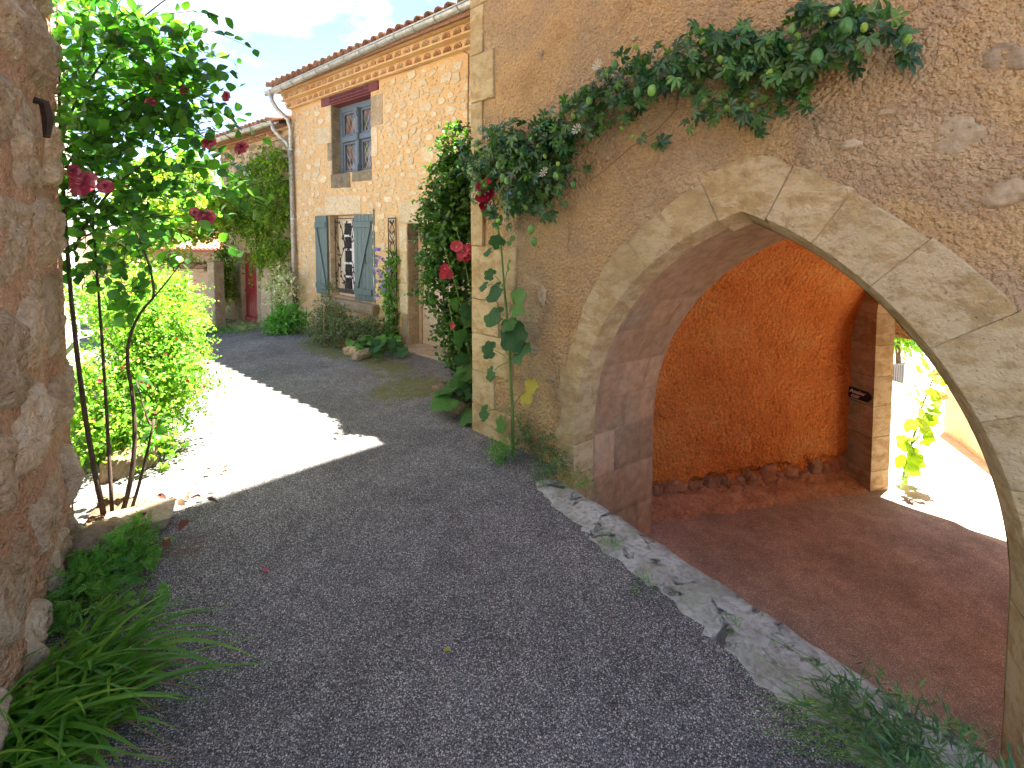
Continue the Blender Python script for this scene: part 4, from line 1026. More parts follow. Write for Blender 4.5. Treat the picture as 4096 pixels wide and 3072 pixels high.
# ------------------------------------------------------------------ climbing rose by the corner house
def rose():
    B=(-3.00,3.62,0.); o=empty('climbing_rose',B,0,'tall climbing rose with dark leaves and pink blooms beside the rubble wall','rose bush')
    tips=[(-3.25,3.75,3.7),(-3.05,3.85,3.2),(-2.7,3.95,2.9),(-2.6,3.7,3.5),(-3.2,3.7,2.4)]
    stems('stem',[(bez((-3.02,3.60,0),(-3.30,3.62,1.4),(-3.30,3.72,3.9)),.019,.009),(bez((-2.98,3.62,0),(-3.05,3.7,1.0),(-3.18,3.8,2.3)),.014,.007),(bez((-2.93,3.64,0),(-2.78,3.7,.5),(-2.92,3.75,1.1)),.018,.013),(bez((-2.92,3.75,1.1),(-2.98,3.8,1.4),(-2.78,3.85,1.62)),.013,.009),(bez((-2.78,3.85,1.62),(-2.74,3.85,1.8),(-2.98,3.9,2.25)),.010,.006),(bez((-2.78,3.85,1.62),(-2.66,3.85,1.75),(-2.55,3.85,1.9)),.007,.004),(bez((-2.86,3.62,0),(-2.76,3.65,.3),(-2.70,3.7,.72)),.013,.008),(bez((-2.70,3.7,.72),(-2.72,3.7,.55),(-2.86,3.75,1.0)),.008,.005)]
      +[(bez((-3.24,3.7,2.0),(-3.1,3.8,2.6),(-2.35,4.0,2.95)),.011,.004),(bez((-3.28,3.7,2.6),(-2.95,3.8,3.3),(-2.35,3.95,3.3)),.010,.004),(bez((-3.28,3.7,2.9),(-3.0,3.8,3.6),(-2.55,3.9,3.95)),.009,.004),(bez((-3.2,3.75,2.1),(-2.9,3.9,2.3),(-2.45,3.95,2.25)),.008,.003)],'bark',o,B,7)
    raw=[(-3.35,3.8,.26),(-3.14,3.62,.3),(-2.86,3.51,.27),(-2.6,3.48,.18),(-2.47,3.23,.14),(-3.44,3.41,.22),(-3.23,3.23,.33),(-2.94,3.12,.3),(-2.65,3.05,.24),(-2.50,2.9,.15),(-3.39,2.9,.22),(-3.14,2.87,.3),(-2.85,2.76,.24),(-3.33,2.58,.22),(-3.04,2.5,.24),(-2.82,2.42,.15),(-3.38,2.28,.2),(-3.13,2.13,.22),(-2.89,2.17,.15),(-3.36,1.95,.2),(-3.1,1.84,.17),(-2.94,1.76,.11),(-3.26,1.61,.11),(-2.42,2.87,.08),(-2.40,3.19,.07),(-2.88,3.8,.17),(-2.70,2.30,.11),(-2.67,3.73,.12)]
    blobs=[(x*.97,4.0*.97+rng.uniform(-.22,.12),2.15+(z-2.15)*.97,r*.92) for x,z,r in raw]
    P,D,N,tw=shoots(blobs,23,7,.30,jit=.55)
    for k in range(40):      # long arching sprays over the lane
        st=np.array([random.uniform(-3.0,-2.55),3.85+random.uniform(-.15,.15),random.uniform(2.2,3.75)]); d=unit(np.array([1.,random.uniform(-.2,.2),random.uniform(-.15,.55)])); ln=random.uniform(.4,.85); path=[]
        for i in range(10):
            t=i/9; p=st+d*ln*t+np.array([0,0,-.30*ln*t*t]); path.append(p)
            if i>1:
                P=np.vstack([P,p]); D=np.vstack([D,unit(d*.4+rng.normal(size=3)*.7+np.array([0,0,-.2]))]); N=np.vstack([N,unit(np.array([0,0,.8])+rng.normal(size=3)*.6)])
        tw.append(path)
    P2,D2,N2,tw2=shoots([(-2.9,3.85,.62,.16),(-3.05,3.8,.9,.14),(-2.75,3.9,.75,.10)],10,4,.2); P=np.concatenate([P,P2]);D=np.concatenate([D,D2]);N=np.concatenate([N,N2])
    twigs('twigs',tw+tw2,.0035,'bark',o,B)['kind']='stuff'
    sz=rng.uniform(.055,.108,len(P)); od=np.argsort(-sz/np.maximum(P[:,1],1)); k=300
    leaf_objs('leaf',P[od[:k]],D[od[:k]],N[od[:k]],sz[od[:k]],rose_meshes,'rose_leaf',o,B)
    r=od[k:]; mass('foliage',P[r],D[r],N[r],sz[r],TR,'rose_leaf',o,off=B)
    for x,z,r_,d in [(-2.97,2.47,.085,-.30),(-3.03,2.55,.045,-.30),(-2.83,2.45,.045,-.28),(-2.30,2.81,.05,.05),(-2.08,2.78,.055,.1),(-2.31,2.24,.06,0),(-2.39,2.28,.035,0),(-2.62,3.51,.035,0),(-2.13,3.14,.035,0),(-2.6,3.28,.045,0),(-2.44,3.19,.035,0),(-2.69,3.1,.035,0),(-2.95,3.6,.03,0),(-2.5,2.98,.03,0)]:
        flower('bloom','r',ROSE,'pink_petal',o,(x,3.78+d,z),(random.uniform(-.4,.5),-1,random.uniform(-.1,.6)),r_,B)
    stems('flower_stalk',[(bez((-2.5,3.95,2.9),(-2.3,3.85,2.95),(-2.09,3.79,2.82),5),.004,.003),(bez((-2.55,3.9,2.28),(-2.4,3.85,2.33),(-2.32,3.8,2.28),5),.004,.003),(bez((-2.5,3.95,3.2),(-2.3,3.85,3.25),(-2.14,3.79,3.18),5),.004,.003)],'green_stem',o,B,5)
rose()
# ------------------------------------------------------------------ sunlit bush along the limewashed front
def bush():
    B=(-3.75,5.0,gz(-3.75,5.)); o=empty('flowering_bush',B,0,'sunlit bright green bush with tiny red flowers spilling onto the lane','bush')
    raw=[(-4.05,5.3,1.18,.34),(-3.75,5.2,1.15,.34),(-3.55,5.2,.98,.28),(-3.95,5.0,.80,.38),(-3.62,4.95,.72,.36),(-3.32,4.95,.66,.22),(-4.05,4.8,.48,.32),(-3.72,4.7,.42,.32),(-3.42,4.75,.48,.22),(-3.16,4.95,.58,.15),(-4.35,5.9,1.25,.4),(-4.15,5.8,1.0,.4),(-3.95,5.7,.75,.36),(-4.6,6.3,1.35,.4),(-4.35,6.3,1.0,.42),(-4.3,5.1,1.45,.26),(-3.95,5.3,1.45,.2),(-3.9,4.5,.7,.25),(-4.1,5.6,.5,.4),(-4.4,6.3,.55,.4),(-3.30,4.8,.40,.14),(-3.6,4.5,.30,.25),(-3.85,4.45,.30,.25),(-3.35,4.6,.30,.2),(-3.62,5.3,1.12,.26),(-4.0,5.9,1.3,.3)]
    P,D,N,tw=shoots(raw,150,7,.22,jit=.5); mass('foliage',P,D,N,rng.uniform(.028,.055,len(P)),TS,'bush_leaf',o,off=B)
    low=[(-3.35,4.35,.28,.16),(-3.2,4.45,.22,.13),(-3.5,4.3,.35,.15),(-3.1,4.4,.15,.08)]
    P2,D2,N2,t2=shoots(low,34,5,.2); mass('low_foliage',P2,D2,N2,rng.uniform(.04,.07,len(P2)),TO,'bush_leaf',o,off=B)
    twigs('twigs',tw,.003,'dry_stem',o,B,5)['kind']='stuff'
    st=[]
    for k in range(9):
        a=rng.uniform(-.25,.25); st.append((bez((-3.75+a,4.85+rng.uniform(-.35,.5),0),(-3.8+a,4.9,.3),(-3.8+1.6*a,4.95+rng.uniform(-.3,.3),.8)),.012,.005))
    stems('stem',st,'dry_stem',o,B,5)
    for k in range(60):
        b_=raw[k%len(raw)]; d=unit(np.array([rng.uniform(.0,1),rng.uniform(-1,.1),rng.uniform(-.1,1)])); p=np.array(b_[:3])+d*(b_[3]+.16)
        flower('bloom','s',SMALLF,'red_petal',o,p,d+rng.normal(size=3)*.4,rng.uniform(.009,.017),B)
bush()
# ------------------------------------------------------------------ passion vine over the archway
def vine():
    B=A(-1.05,-.05,2.2); B=tuple(B); o=empty('passion_vine',B,0,'dark green passion vine with green fruits trained above the archway','vine')
    raw=[(-1.12,2.84,.2),(-.71,2.95,.26),(-.41,2.67,.3),(-.19,2.81,.28),(-.53,2.43,.2),(-.14,2.96,.23),(.16,3.1,.19),(.43,3.2,.18),(.67,3.25,.17),(.89,3.3,.16),(1.09,3.31,.16),(1.28,3.26,.18),(1.16,3.01,.10),(1.45,3.25,.19),(1.35,2.96,.11),(1.61,3.23,.18),(1.52,2.96,.12),(1.72,2.97,.13),(1.81,3.16,.17),(1.94,3.22,.14),(1.87,3.37,.11),(2.07,3.21,.10),(2.2,3.11,.06),(.63,2.92,.06),(.69,2.83,.05),(-.78,2.26,.09),(-.3,2.35,.10),(-.98,2.63,.18),(.02,2.62,.10),(-.62,2.75,.2),(-.92,2.95,.18)]
    u3=np.array(A(1,0,0)-A(0,0,0)); n3=np.array(A(0,1,0)-A(0,0,0)); bl=[]
    for u,z,r in raw: p=A(u,-.06-.35*r,z); bl.append((p.x,p.y,p.z,r))
    flat=np.ones(3)
    P,D,N,tw=shoots([(a,c,d,e*.9) for a,c,d,e in bl],36,4,.13,jit=.6,outw=-n3)
    # squeeze against the wall
    q=np.array([FAi@Vector(p) for p in P]); q[:,1]=-.04-.26*rng.random(len(q))**1.3; P=np.array([FA@Vector(p) for p in q])
    N=unit(N*.6-n3[None]*1.0+rng.normal(size=N.shape)*.35)
    D=unit(D+np.array([0,0,-.35])); sz=rng.uniform(.065,.115,len(P)); od=np.argsort(q[:,1]); k=300
    leaf_objs('leaf',P[od[:k]],D[od[:k]],N[od[:k]],sz[od[:k]],palm_meshes,'vine_leaf',o,B); r=od[k:]; mass('foliage',P[r],D[r],N[r],sz[r],TP,'vine_leaf',o,off=B)
    main=[A(u,-.05,z) for u,z in ((-1.1,.0),(-1.15,1.2),(-1.12,2.4),(-.8,2.8),(-.3,2.9),(.2,3.1),(.7,3.22),(1.2,3.25),(1.7,3.2),(2.1,3.2),(2.3,3.16))]
    main=[A(u,-.05,z) for u,z in ((-1.3,2.55),(-1.1,2.75),(-.8,2.8),(-.3,2.85),(.2,3.05),(.7,3.2),(1.2,3.22),(1.7,3.18),(2.1,3.2),(2.3,3.16))]
    stems('stem',[(main,.014,.005),([A(u,-.03,z) for u,z in ((.95,3.2),(.92,3.0),(.75,2.86),(.55,2.78),(.30,2.62),(.05,2.5))],.006,.002),([A(u,-.04,z) for u,z in ((1.95,3.2),(1.85,3.0),(1.6,2.93),(1.3,2.93))],.006,.003),([A(u,-.04,z) for u,z in ((2.1,3.2),(2.25,3.28),(2.28,3.45),(2.32,3.6))],.003,.002)],'dry_stem',o,B,5)
    fm=MB().grid(lambda s,t:(.36*math.sin(math.pi*t)*math.cos(2*math.pi*s),.36*math.sin(math.pi*t)*math.sin(2*math.pi*s),-.5*math.cos(math.pi*t)),10,8).mesh('passion_fruit',True)
    for u,z,s in [(1.87,3.07,.078),(2.0,3.19,.085),(.77,3.10,.075),(.88,3.09,.072),(-.61,2.61,.08),(-.55,2.58,.08),(.02,2.58,.06),(-.26,2.15,.075),(-.23,2.05,.075),(.35,3.12,.06),(-.67,2.73,.07),(.58,3.33,.06),(1.74,3.25,.05),(.2,2.50,.05),(-.95,2.5,.06),(-.4,2.45,.06)]:
        p=A(u,-.29,z); flower('fruit','f',fm,'fruit_green',o,p,(random.uniform(-.2,.2),0,1),s*1.15,B)
    for k in range(34):
        u,z,r=raw[k%len(raw)]; p=A(u+random.uniform(-1,1)*r,-.28,z+random.uniform(-1,1)*r); flower('bud','b',fm,'bud_green',o,p,(random.uniform(-1,1),-.5,1),random.uniform(.035,.055),B)
    for u,z in ((.24,2.92),(.43,3.36),(-.1,2.62)):
        f=flower('bloom','w',STARF,'white_petal',o,A(u,-.3,z),-Vector(n3)+Vector((0,0,.4)),.048,B)
vine()
# ------------------------------------------------------------------ hollyhocks
def hollyhock(name,base,path,leaves,flowers,label,group=None,petal='crimson_petal',buds=0,face=(0,-1,.3),lm='holly_leaf',r0=.016):
    o=empty(name,base,0,label,'hollyhock',group); stems('stem',[(path,r0,.005)],'green_stem',o,base,7)
    pa=[Vector(p) for p in path]
    for i,(p,s,kind) in enumerate(leaves):
        p=Vector(p); ns=min(pa,key=lambda q:(q-p).length+.4*max(0,q.z-p.z)); d=(p-ns); dn=d.normalized() if d.length>1e-4 else Vector((1,0,0))
        nrm=(Vector(face)+Vector((random.uniform(-.5,.5),random.uniform(-.3,.1),random.uniform(.1,.9)))).normalized()
        ld=(dn+Vector((0,0,-.35))).normalized(); m=bloom('m%d'%(i%4),mallow_meshes[i%4],kind)
        X,Y,Z=frames(np.array([ld]),np.array([nrm])); X,Y,Z=X[0],Y[0],Z[0]; b0=p-Vector(Y)*s*.5
        mtx=Matrix(((X[0]*s,Y[0]*s,Z[0]*s,b0.x-base[0]),(X[1]*s,Y[1]*s,Z[1]*s,b0.y-base[1]),(X[2]*s,Y[2]*s,Z[2]*s,b0.z-base[2]),(0,0,0,1)))
        lf=mesh_obj('leaf',m,kind,o,mtx)
        MB().tube([Vector(q)-Vector(base) for q in bez(ns,(ns+b0)/2+Vector((0,0,.03)),b0,4)],[.004]*5,4,False).build('leaf_stalk','green_stem',o)
    for p,s in flowers:
        f=flower('bloom','h',HOLLY,petal,o,p,Vector(face)+Vector((random.uniform(-.4,.4),0,random.uniform(-.1,.4))),s,base); f2=Vector(p)
        flower('stamen','st',SMALLF,'yellow_leaf',o,Vector(p)+Vector(face).normalized()*.012,face,s*.16,base)
    top=pa[-1]
    for k in range(buds):
        t=k/max(1,buds); i=len(pa)-1-int(t*3); p=pa[i].lerp(pa[max(0,i-1)],(t*3)%1)+Vector((random.uniform(-.03,.03),random.uniform(-.03,.03),0)); flower('bud','hb',SMALLF,'bud_green',o,p,(random.uniform(-1,1),random.uniform(-1,0),.6),.024,base)
    return o
hb=tuple(A(-.63,-.15,gz(*A(-.63,-.15,0).xy)))
hp=[A(u,-.15-.0*z,z) for u,z in ((-.63,0.),(-.64,.45),(-.67,.9),(-.71,1.3),(-.75,1.6),(-.79,1.95),(-.86,2.28),(-.96,2.6),(-1.05,2.92))]
hl=[(-.51,1.5,.27),(-.84,1.54,.22),(-.86,1.31,.22),(-.57,1.15,.28),(-.46,1.04,.24),(-.93,.98,.17),(-.90,.74,.14),(-.36,.71,.24),(-.64,1.81,.14),(-.91,1.72,.12),(-.81,2.04,.15),(-.93,1.93,.11),(-.60,2.05,.11),(-1.0,1.59,.11),(-.78,2.22,.12),(-.62,2.36,.13),(-.96,2.33,.11),(-1.0,.33,.15),(-.75,.28,.16),(-.63,1.27,.17),(-.98,2.45,.10),(-.76,2.44,.09),(-1.08,2.75,.09),(-.92,2.80,.09),(-1.1,2.62,.10)]
nface=tuple(-(A(0,1,0)-A(0,0,0)))
hollyhock('hollyhock',hb,hp,[(A(u,-.20,z),s,'yellow_leaf' if i==7 else 'holly_leaf') for i,(u,z,s) in enumerate(hl)],[(A(-.92,-.24,2.56),.085),(A(-.96,-.22,2.46),.085),(A(-.88,-.22,2.45),.075),(A(-.95,-.2,2.38),.07)],'tall hollyhock with dark crimson blooms against the arch house corner',None,'crimson_petal',10,(nface[0],nface[1],.25))
def W3(x,z,y): return Vector((x,y,z))
for i,(pth,lv,fl,lab) in enumerate((
    ([(-.42,0,6.05),(-.50,.6,6.03),(-.60,1.2,6.0),(-.70,1.6,6.0),(-.80,1.92,6.0)],[(-.55,.5,.24),(-.35,.6,.24),(-.62,.9,.2),(-.5,1.1,.18),(-.68,1.3,.14)],[(-.78,1.70,.06),(-.75,1.64,.06),(-.80,1.63,.05)],'leaning hollyhock with red blooms halfway up, before the box tree'),
    ([(-.35,0,6.1),(-.42,.7,6.1),(-.50,1.4,6.05),(-.58,1.85,6.0),(-.66,2.15,6.0)],[(-.45,.8,.26),(-.3,.95,.24),(-.52,1.2,.2),(-.4,1.4,.18),(-.55,.4,.26)],[(-.65,1.95,.075),(-.58,1.90,.08),(-.50,1.92,.07),(-.60,1.83,.05),(-.54,1.84,.06)],'upright hollyhock with open red blooms near its top, before the box tree'),
    ([(-.5,0,6.0),(-.58,.45,6.0),(-.68,.9,5.98),(-.75,1.32,5.95)],[(-.45,.3,.26),(-.62,.35,.24),(-.4,.45,.2),(-.6,.65,.18)],[(-.70,1.05,.035)],'short budding hollyhock with one small red bloom'))):
    P_=[W3(a+.02,b_,c-.22) for a,b_,c in pth]; hollyhock('hollyhock',tuple(P_[0]),P_,[(W3(a+.02,b_,5.74),s,'holly_leaf') for a,b_,s in lv],[(W3(a+.02,b_,5.69),s) for a,b_,s in fl],lab,'hollyhocks by the corner','red_petal',9,(0,-1,.2),'holly_leaf',.012)
# ------------------------------------------------------------------ box tree between house and corner
def tree_bush(name,label,cat,base,blobs,per,leaves,ln,size,T,mat,twr=.003,stem=None,group=None,jit=.55,step=3,bias=(0,0,.15),outw=None,stem_mat='bark'):
    o=empty(name,base,0,label,cat,group); P,D,N,tw=shoots(blobs,per,leaves,ln,jit=jit,bias=bias,outw=outw)
    mass('foliage',P,D,N,rng.uniform(size[0],size[1],len(P)),T,mat,o,off=base); t=twigs('twigs',tw,twr,stem_mat,o,base,step); t['kind']='stuff'
    if stem: stems('stem',stem,stem_mat,o,base,6)
    return o,P
bx=[(-.89,2.95,.26),(-.73,3.2,.26),(-.99,2.63,.28),(-.67,2.76,.3),(-1.12,2.31,.16),(-.8,2.31,.3),(-.93,1.87,.33),(-.68,1.74,.3),(-1.08,1.48,.2),(-.74,1.22,.32),(-.82,.97,.24),(-.6,.84,.26),(-.72,.58,.22),(-.66,.25,.2),(-1.12,1.84,.14),(-.83,3.45,.14),(-.55,2.3,.3),(-.5,3.0,.25)]
tree_bush('box_tree','bushy evergreen box tree beside the beige door, its top catching sun','tree',(-.60,6.35,0),[(x+.10,6.2+rng.uniform(-.10,.14),z*.95,r*.85) for x,z,r in bx],140,7,.20,(.045,.07),TO,'box_leaf',.003,[(bez((-.60,6.35,0),(-.7,6.3,1),(-.65,6.2,3.0)),.035,.01),(bez((-.58,6.35,0),(-.5,6.3,.8),(-.5,6.25,2.2)),.025,.008),(bez((-.62,6.35,0),(-.85,6.3,.8),(-.9,6.2,1.8)),.022,.006)])
tree_bush('purple_climber','thin dark purple-leaved climber on the house wall below the cable','climber',tuple(Hh(.95,-.08,1.6)),[(*Hh(.95,-.1,3.25),.10),(*Hh(1.0,-.1,3.42),.07),(*Hh(.85,-.1,3.05),.13),(*Hh(.8,-.1,2.8),.14)],30,5,.12,(.03,.05),TS,'purple_leaf',.003,[([Hh(.95,-.06,1.6),Hh(.97,-.06,2.4),Hh(1.0,-.06,3.4)],.008,.004)])
# ------------------------------------------------------------------ creeper on the old house
def creeper():
    B=tuple(Hh(-5.4,-.1,-.3)); o=empty('creeper',B,0,'thick green creeper hanging over the red door of the old house','creeper')
    raw=[(-6.67,3.75,.30),(-5.25,3.85,.25),(-5.9,3.9,.28),(-7.6,3.4,.3),(-5.63,3.3,.35),(-5.2,3.2,.25),(-8.3,2.9,.32),(-6.76,3.0,.4),(-5.4,2.5,.33),(-7.5,2.6,.4),(-8.7,2.3,.3),(-6.6,2.2,.42),(-5.5,1.8,.3),(-7.4,2.35,.28),(-6.0,2.7,.4),(-6.1,1.7,.32),(-5.2,1.9,.18),(-6.6,1.5,.25),(-5.35,1.3,.2),(-9.0,1.5,.2),(-8.95,1.0,.12),(-8.9,.6,.10),(-5.3,.9,.14),(-5.25,2.9,.2),(-6.3,3.45,.3)]
    bl=[]
    for u,z,r in raw: p=Hh(u,-.12-.3*r,z); bl.append((p.x,p.y,p.z,r))
    # arm that bridges over to the left
    for t in range(9): p=Hh(-8.6-.42*t,-.2-.12*t,3.0+.22*math.sin(t*.5)-.02*t); bl.append((p.x,p.y,p.z,.24+.05*math.sin(t*2)))
    P,D,N,tw=shoots(bl,46,7,.26,bias=(0,0,-.5),jit=.5); mass('foliage',P,unit(D+np.array([0,0,-.4])),N,rng.uniform(.05,.095,len(P)),TO,'creeper_leaf',o,off=B)
    twigs('twigs',tw,.004,'dry_stem',o,B,4)['kind']='stuff'
    tr=[]
    for k in range(7):
        a=random.uniform(-.12,.12); tr.append(([Hh(-5.55+a,-.06,-.4),Hh(-5.65+1.5*a,-.10,.4),Hh(-5.5-a,-.08,1.1),Hh(-5.6+2*a,-.1,2.2),Hh(-5.8+3*a,-.1,3.4)],.022,.008))
    stems('stem',tr,'dry_stem',o,B,6)
    for k in range(60):      # long hanging strands
        u,z,r=raw[k%len(raw)]
    PP=[];DD=[];NN=[];ts=[]
    for k in range(70):
        u=random.choice((random.uniform(-9.2,-8.7),random.uniform(-8.4,-5.2))); z0=random.uniform(1.2,2.2); ln=random.uniform(.3,.9 if u>-7.55 else 1.3); y=random.uniform(-.35,-.1); path=[]
        if -8.65<u<-7.4: ln*=.3
        for i in range(10):
            t=i/9; p=np.array(Hh(u+.05*math.sin(t*4+k),y,z0-ln*t)); path.append(p); PP.append(p); DD.append(unit(rng.normal(size=3)+np.array([0,0,-1.]))); NN.append(unit(rng.normal(size=3)+np.array(nface)))
        ts.append(path)
    mass('hanging_foliage',np.array(PP),np.array(DD),np.array(NN),rng.uniform(.05,.09,len(PP)),TO,'creeper_leaf',o,off=B); twigs('hanging_strands',ts,.003,'dry_stem',o,B)['kind']='stuff'
creeper()
# ------------------------------------------------------------------ planting along the house front
def hblob(L_): return [(*Hh(u,y,z+gz(*Hh(u,y,0).xy)),r) for u,y,z,r in L_]
TN=T_needle(.09); TNW=T_needle(.16); TF=T_feather()
tree_bush('variegated_shrub','pale cream variegated shrub with twisted stems by the downspout','shrub',tuple(Hh(-5.3,-.35,-.35)),hblob([(-5.05,-.4,1.25,.2),(-4.8,-.4,1.15,.22),(-5.15,-.4,1.0,.18),(-4.6,-.4,.85,.2),(-4.95,-.45,.75,.2),(-4.5,-.4,1.1,.12)]),60,5,.24,(.05,.09),T_ovate(.26,.05,.05),'variegated_leaf',.004,[(bez(Hh(-5.4,-.35,-.4),Hh(-5.7,-.3,.2),Hh(-5.3,-.4,1.0)),.02,.006),(bez(Hh(-5.35,-.35,-.4),Hh(-5.2,-.3,.3),Hh(-5.6,-.4,.9)),.018,.006),(bez(Hh(-5.2,-.35,-.4),Hh(-4.9,-.3,.2),Hh(-5.0,-.4,.9)),.012,.005)],stem_mat='dry_stem')
tree_bush('feathery_shrub','dark green feathery shrub at the foot of the downspout','shrub',tuple(Hh(-3.8,-.7,-.2)),hblob([(u+.75,y-.1,z,r) for u,y,z,r in ((-4.9,-.65,.26,.2),(-4.55,-.7,.34,.26),(-4.25,-.6,.32,.22),(-4.7,-.8,.18,.2),(-4.4,-.8,.18,.2))]),130,6,.24,(.07,.12),TNW,'herb_leaf',.002,jit=.6)
tree_bush('rosemary','greyish straggly rosemary bush under the shuttered window','shrub',tuple(Hh(-2.0,-.75,0)),hblob([(u+1.25,y-.12,z,r) for u,y,z,r in ((-3.5,-.55,.65,.2),(-3.35,-.6,.45,.25),(-3.0,-.6,.5,.26),(-2.75,-.6,.4,.2),(-3.6,-.7,.2,.24),(-3.15,-.8,.2,.26),(-2.85,-.75,.2,.2),(-3.55,-.5,.95,.13))]),150,7,.2,(.04,.065),TNW,'rosemary',.003,[(bez(Hh(-2.0,-.75,0),Hh(-2.2,-.65,.4),Hh(-2.3,-.62,1.0)),.012,.005)],stem_mat='dry_stem')
tree_bush('low_shrub','low small-leaved shrub below the iron trellis','shrub',tuple(Hh(-1.1,-.55,0)),hblob([(u+.45,y-.05,z,r) for u,y,z,r in ((-1.95,-.5,.22,.2),(-1.6,-.5,.3,.24),(-1.35,-.5,.36,.22),(-1.75,-.75,.14,.18),(-1.3,-.7,.15,.16))]),200,6,.16,(.03,.05),TS,'rosemary',.002)
def clump(name,label,cat,base,n,R_,hgt,size,mat,meshes,group=None,kind_obj=True,tilt=.8):
    o=empty(name,base,0,label,cat,group); P=[];D=[];N=[]; mb=[]
    for k in range(n):
        a=random.uniform(0,6.28); r=R_*math.sqrt(random.random()); p=np.array([base[0]+r*math.cos(a),base[1]+r*math.sin(a),base[2]+hgt*random.uniform(.45,1.)*(1-.5*(r/R_)**2)])
        P.append(p); D.append(np.array([math.cos(a),math.sin(a),random.uniform(-.5,.3)])); N.append(np.array([random.uniform(-tilt,tilt),random.uniform(-tilt,tilt)-.3,1.])); mb.append(((Vector(base)+Vector((r*.3*math.cos(a),r*.3*math.sin(a),0)),Vector(p))))
    P,D,N=map(np.array,(P,D,N)); s=rng.uniform(size[0],size[1],n); leaf_objs('leaf',P,D,N,s,[bloom(mat+str(i),m,mat) for i,m in enumerate(meshes)],mat,o,base)
    m=MB()
    for a,b_ in mb: m.tube([a-Vector(base),(a+b_)/2-Vector(base)+Vector((0,0,.02)),b_-Vector(base)],[.004,.003,.002],4,False)
    st=m.build('stalks','green_stem',o); st['kind']='stuff'; return o
clump('mallow_plant','round-leaved green mallow clump beside the doorstep','plant',tuple(Hh(-.72,-.6,0)),46,.40,.36,(.10,.17),'herb_leaf',mallow_meshes)
clump('young_hollyhock','young leafy hollyhock seedling before the doorstep','plant',tuple(Hh(-.28,-.75,0)),8,.2,.42,(.16,.26),'holly_leaf',mallow_meshes)
clump('hollyhock_seedling','broad leafy hollyhock base below the box tree','plant',(-.50,5.80,.0),16,.22,.42,(.2,.32),'holly_leaf',mallow_meshes)
for i in range(4):
    p=Hh(-1.62+.16*i,-.80+.02*(i%2),0); b_=MB().box(-.075,.075,-.05,.05,0,.07,.008).build('brick','brick_red',None); b_.location=(p.x,p.y,gz(p.x,p.y)+.001); b_.rotation_euler=(0,0,-AH+random.uniform(-.3,.3)); tag(b_,'red brick laid in the low edging between rosemary and low shrub','brick','edging bricks')
for i in range(3):
    p=Hh(-1.57+.17*i,-.79,0); b_=MB().box(-.075,.075,-.05,.05,0,.07,.008).build('brick','brick_red',None); b_.location=(p.x,p.y,gz(p.x,p.y)+.074); b_.rotation_euler=(0,0,-AH+random.uniform(-.2,.2)); tag(b_,'red brick laid in the low edging between rosemary and low shrub','brick','edging bricks')
def rock(name,loc,a,b_,c,label,seed,mat='rubble',group=None,rz=0):
    mb=MB()
    def f(s,t):
        th=2*math.pi*s; ph=math.pi*(t-.5); x,y,z=math.cos(ph)*math.cos(th),math.cos(ph)*math.sin(th),math.sin(ph)
        sq=lambda v:math.copysign(abs(v)**.6,v); k=1+.34*nz(x*1.3,y*1.3,z+seed)+.16*nz(x*3.3,y*3.3,z*3.3+seed)+.05*nz(x*9,y*9,z*9+seed); return (sq(x)*a*k,sq(y)*b_*k,sq(z)*c*k+c*.75)
    o=mb.grid(f,22,14).build(name,mat,None,True); o.location=loc; o.rotation_euler=(0,0,rz); return tag(o,label,'stone',group)
for i,(u,y) in enumerate(((-.80,-1.0),(-.50,-1.03))): p=Hh(u,y,0); rock('edging_stone',(p.x,p.y,gz(p.x,p.y)),.17,.10,.08,'rough pale edging stone under the mallow clump',i,'rubble','edging stones',i)
for i,(x,y,a) in enumerate(((-.66,5.92,.30),(-.36,5.72,.16),(-.9,6.4,.16))): rock('bed_stone',(x,y,-.03),a,.12,.09,('long weathered stone edging the bed under the hollyhocks','flat weathered stone wedged against the arch house corner','small weathered stone under the box tree')[i],7+i,'dark_rubble',None,-.7)
st=MB().tube([(0,0,0),(.01,0,.75)],.008,6).build('bamboo_stake','bamboo'); st.location=Hh(-1.85,-.98,0); tag(st,'orange bamboo stake stuck in the rosemary bush','stake')
red=clump('red_flower_plant','small plant with bright red flowers beside the bricks','plant',tuple(Hh(-1.5,-.66,0)),10,.1,.14,(.04,.07),'herb_leaf',mallow_meshes)
for k in range(5): flower('bloom','s2',SMALLF,'red_petal',red,Hh(-1.5+random.uniform(-.08,.08),-.72,random.uniform(.1,.2)),(0,-1,.5),.03,tuple(red.location))
# ------------------------------------------------------------------ iron trellis with clematis
tr=empty('iron_trellis',Hh(-1.0,-.05,.1),-AH,'narrow rusty iron trellis standing beside the beige door','trellis')
mb=MB()
for u in (-.12,.12): mb.tube([(u,0,-.05),(u,0,2.26)],.011,6)
mb.tube([(-.12,0,2.26),(.12,0,2.26)],.011,6); mb.tube([(-.12,0,.02),(.12,0,.02)],.011,6); mb.build('frame','iron',tr)
mb=MB(); pts=[]
for s_ in (1,-1): mb.tube([(s_*.08*math.sin(t*.95),0,.03+2.2*t/24) for t in range(25)],.007,5)
for t in range(1,24,2):
    z=.03+2.2*t/24
    for s_ in (1,-1): mb.tube([(0,0,z),(s_*.05,-.01,z+.05),(s_*.085,-.012,z+.085)],[.004,.017,.002],4)
mb.build('scrollwork','iron',tr,True)
cl,_=tree_bush('clematis','clematis with lilac flowers climbing the iron trellis','climber',tuple(Hh(-1.0,-.1,.05)),[(*Hh(-1.0+random.uniform(-.12,.14),-.1,.2+.13*k),.10+.03*random.random()) for k in range(12)],95,4,.13,(.045,.075),TO,'herb_leaf',.002,[([Hh(-1.0+.05*math.sin(k),-.08,.05+.2*k) for k in range(9)],.006,.003)])
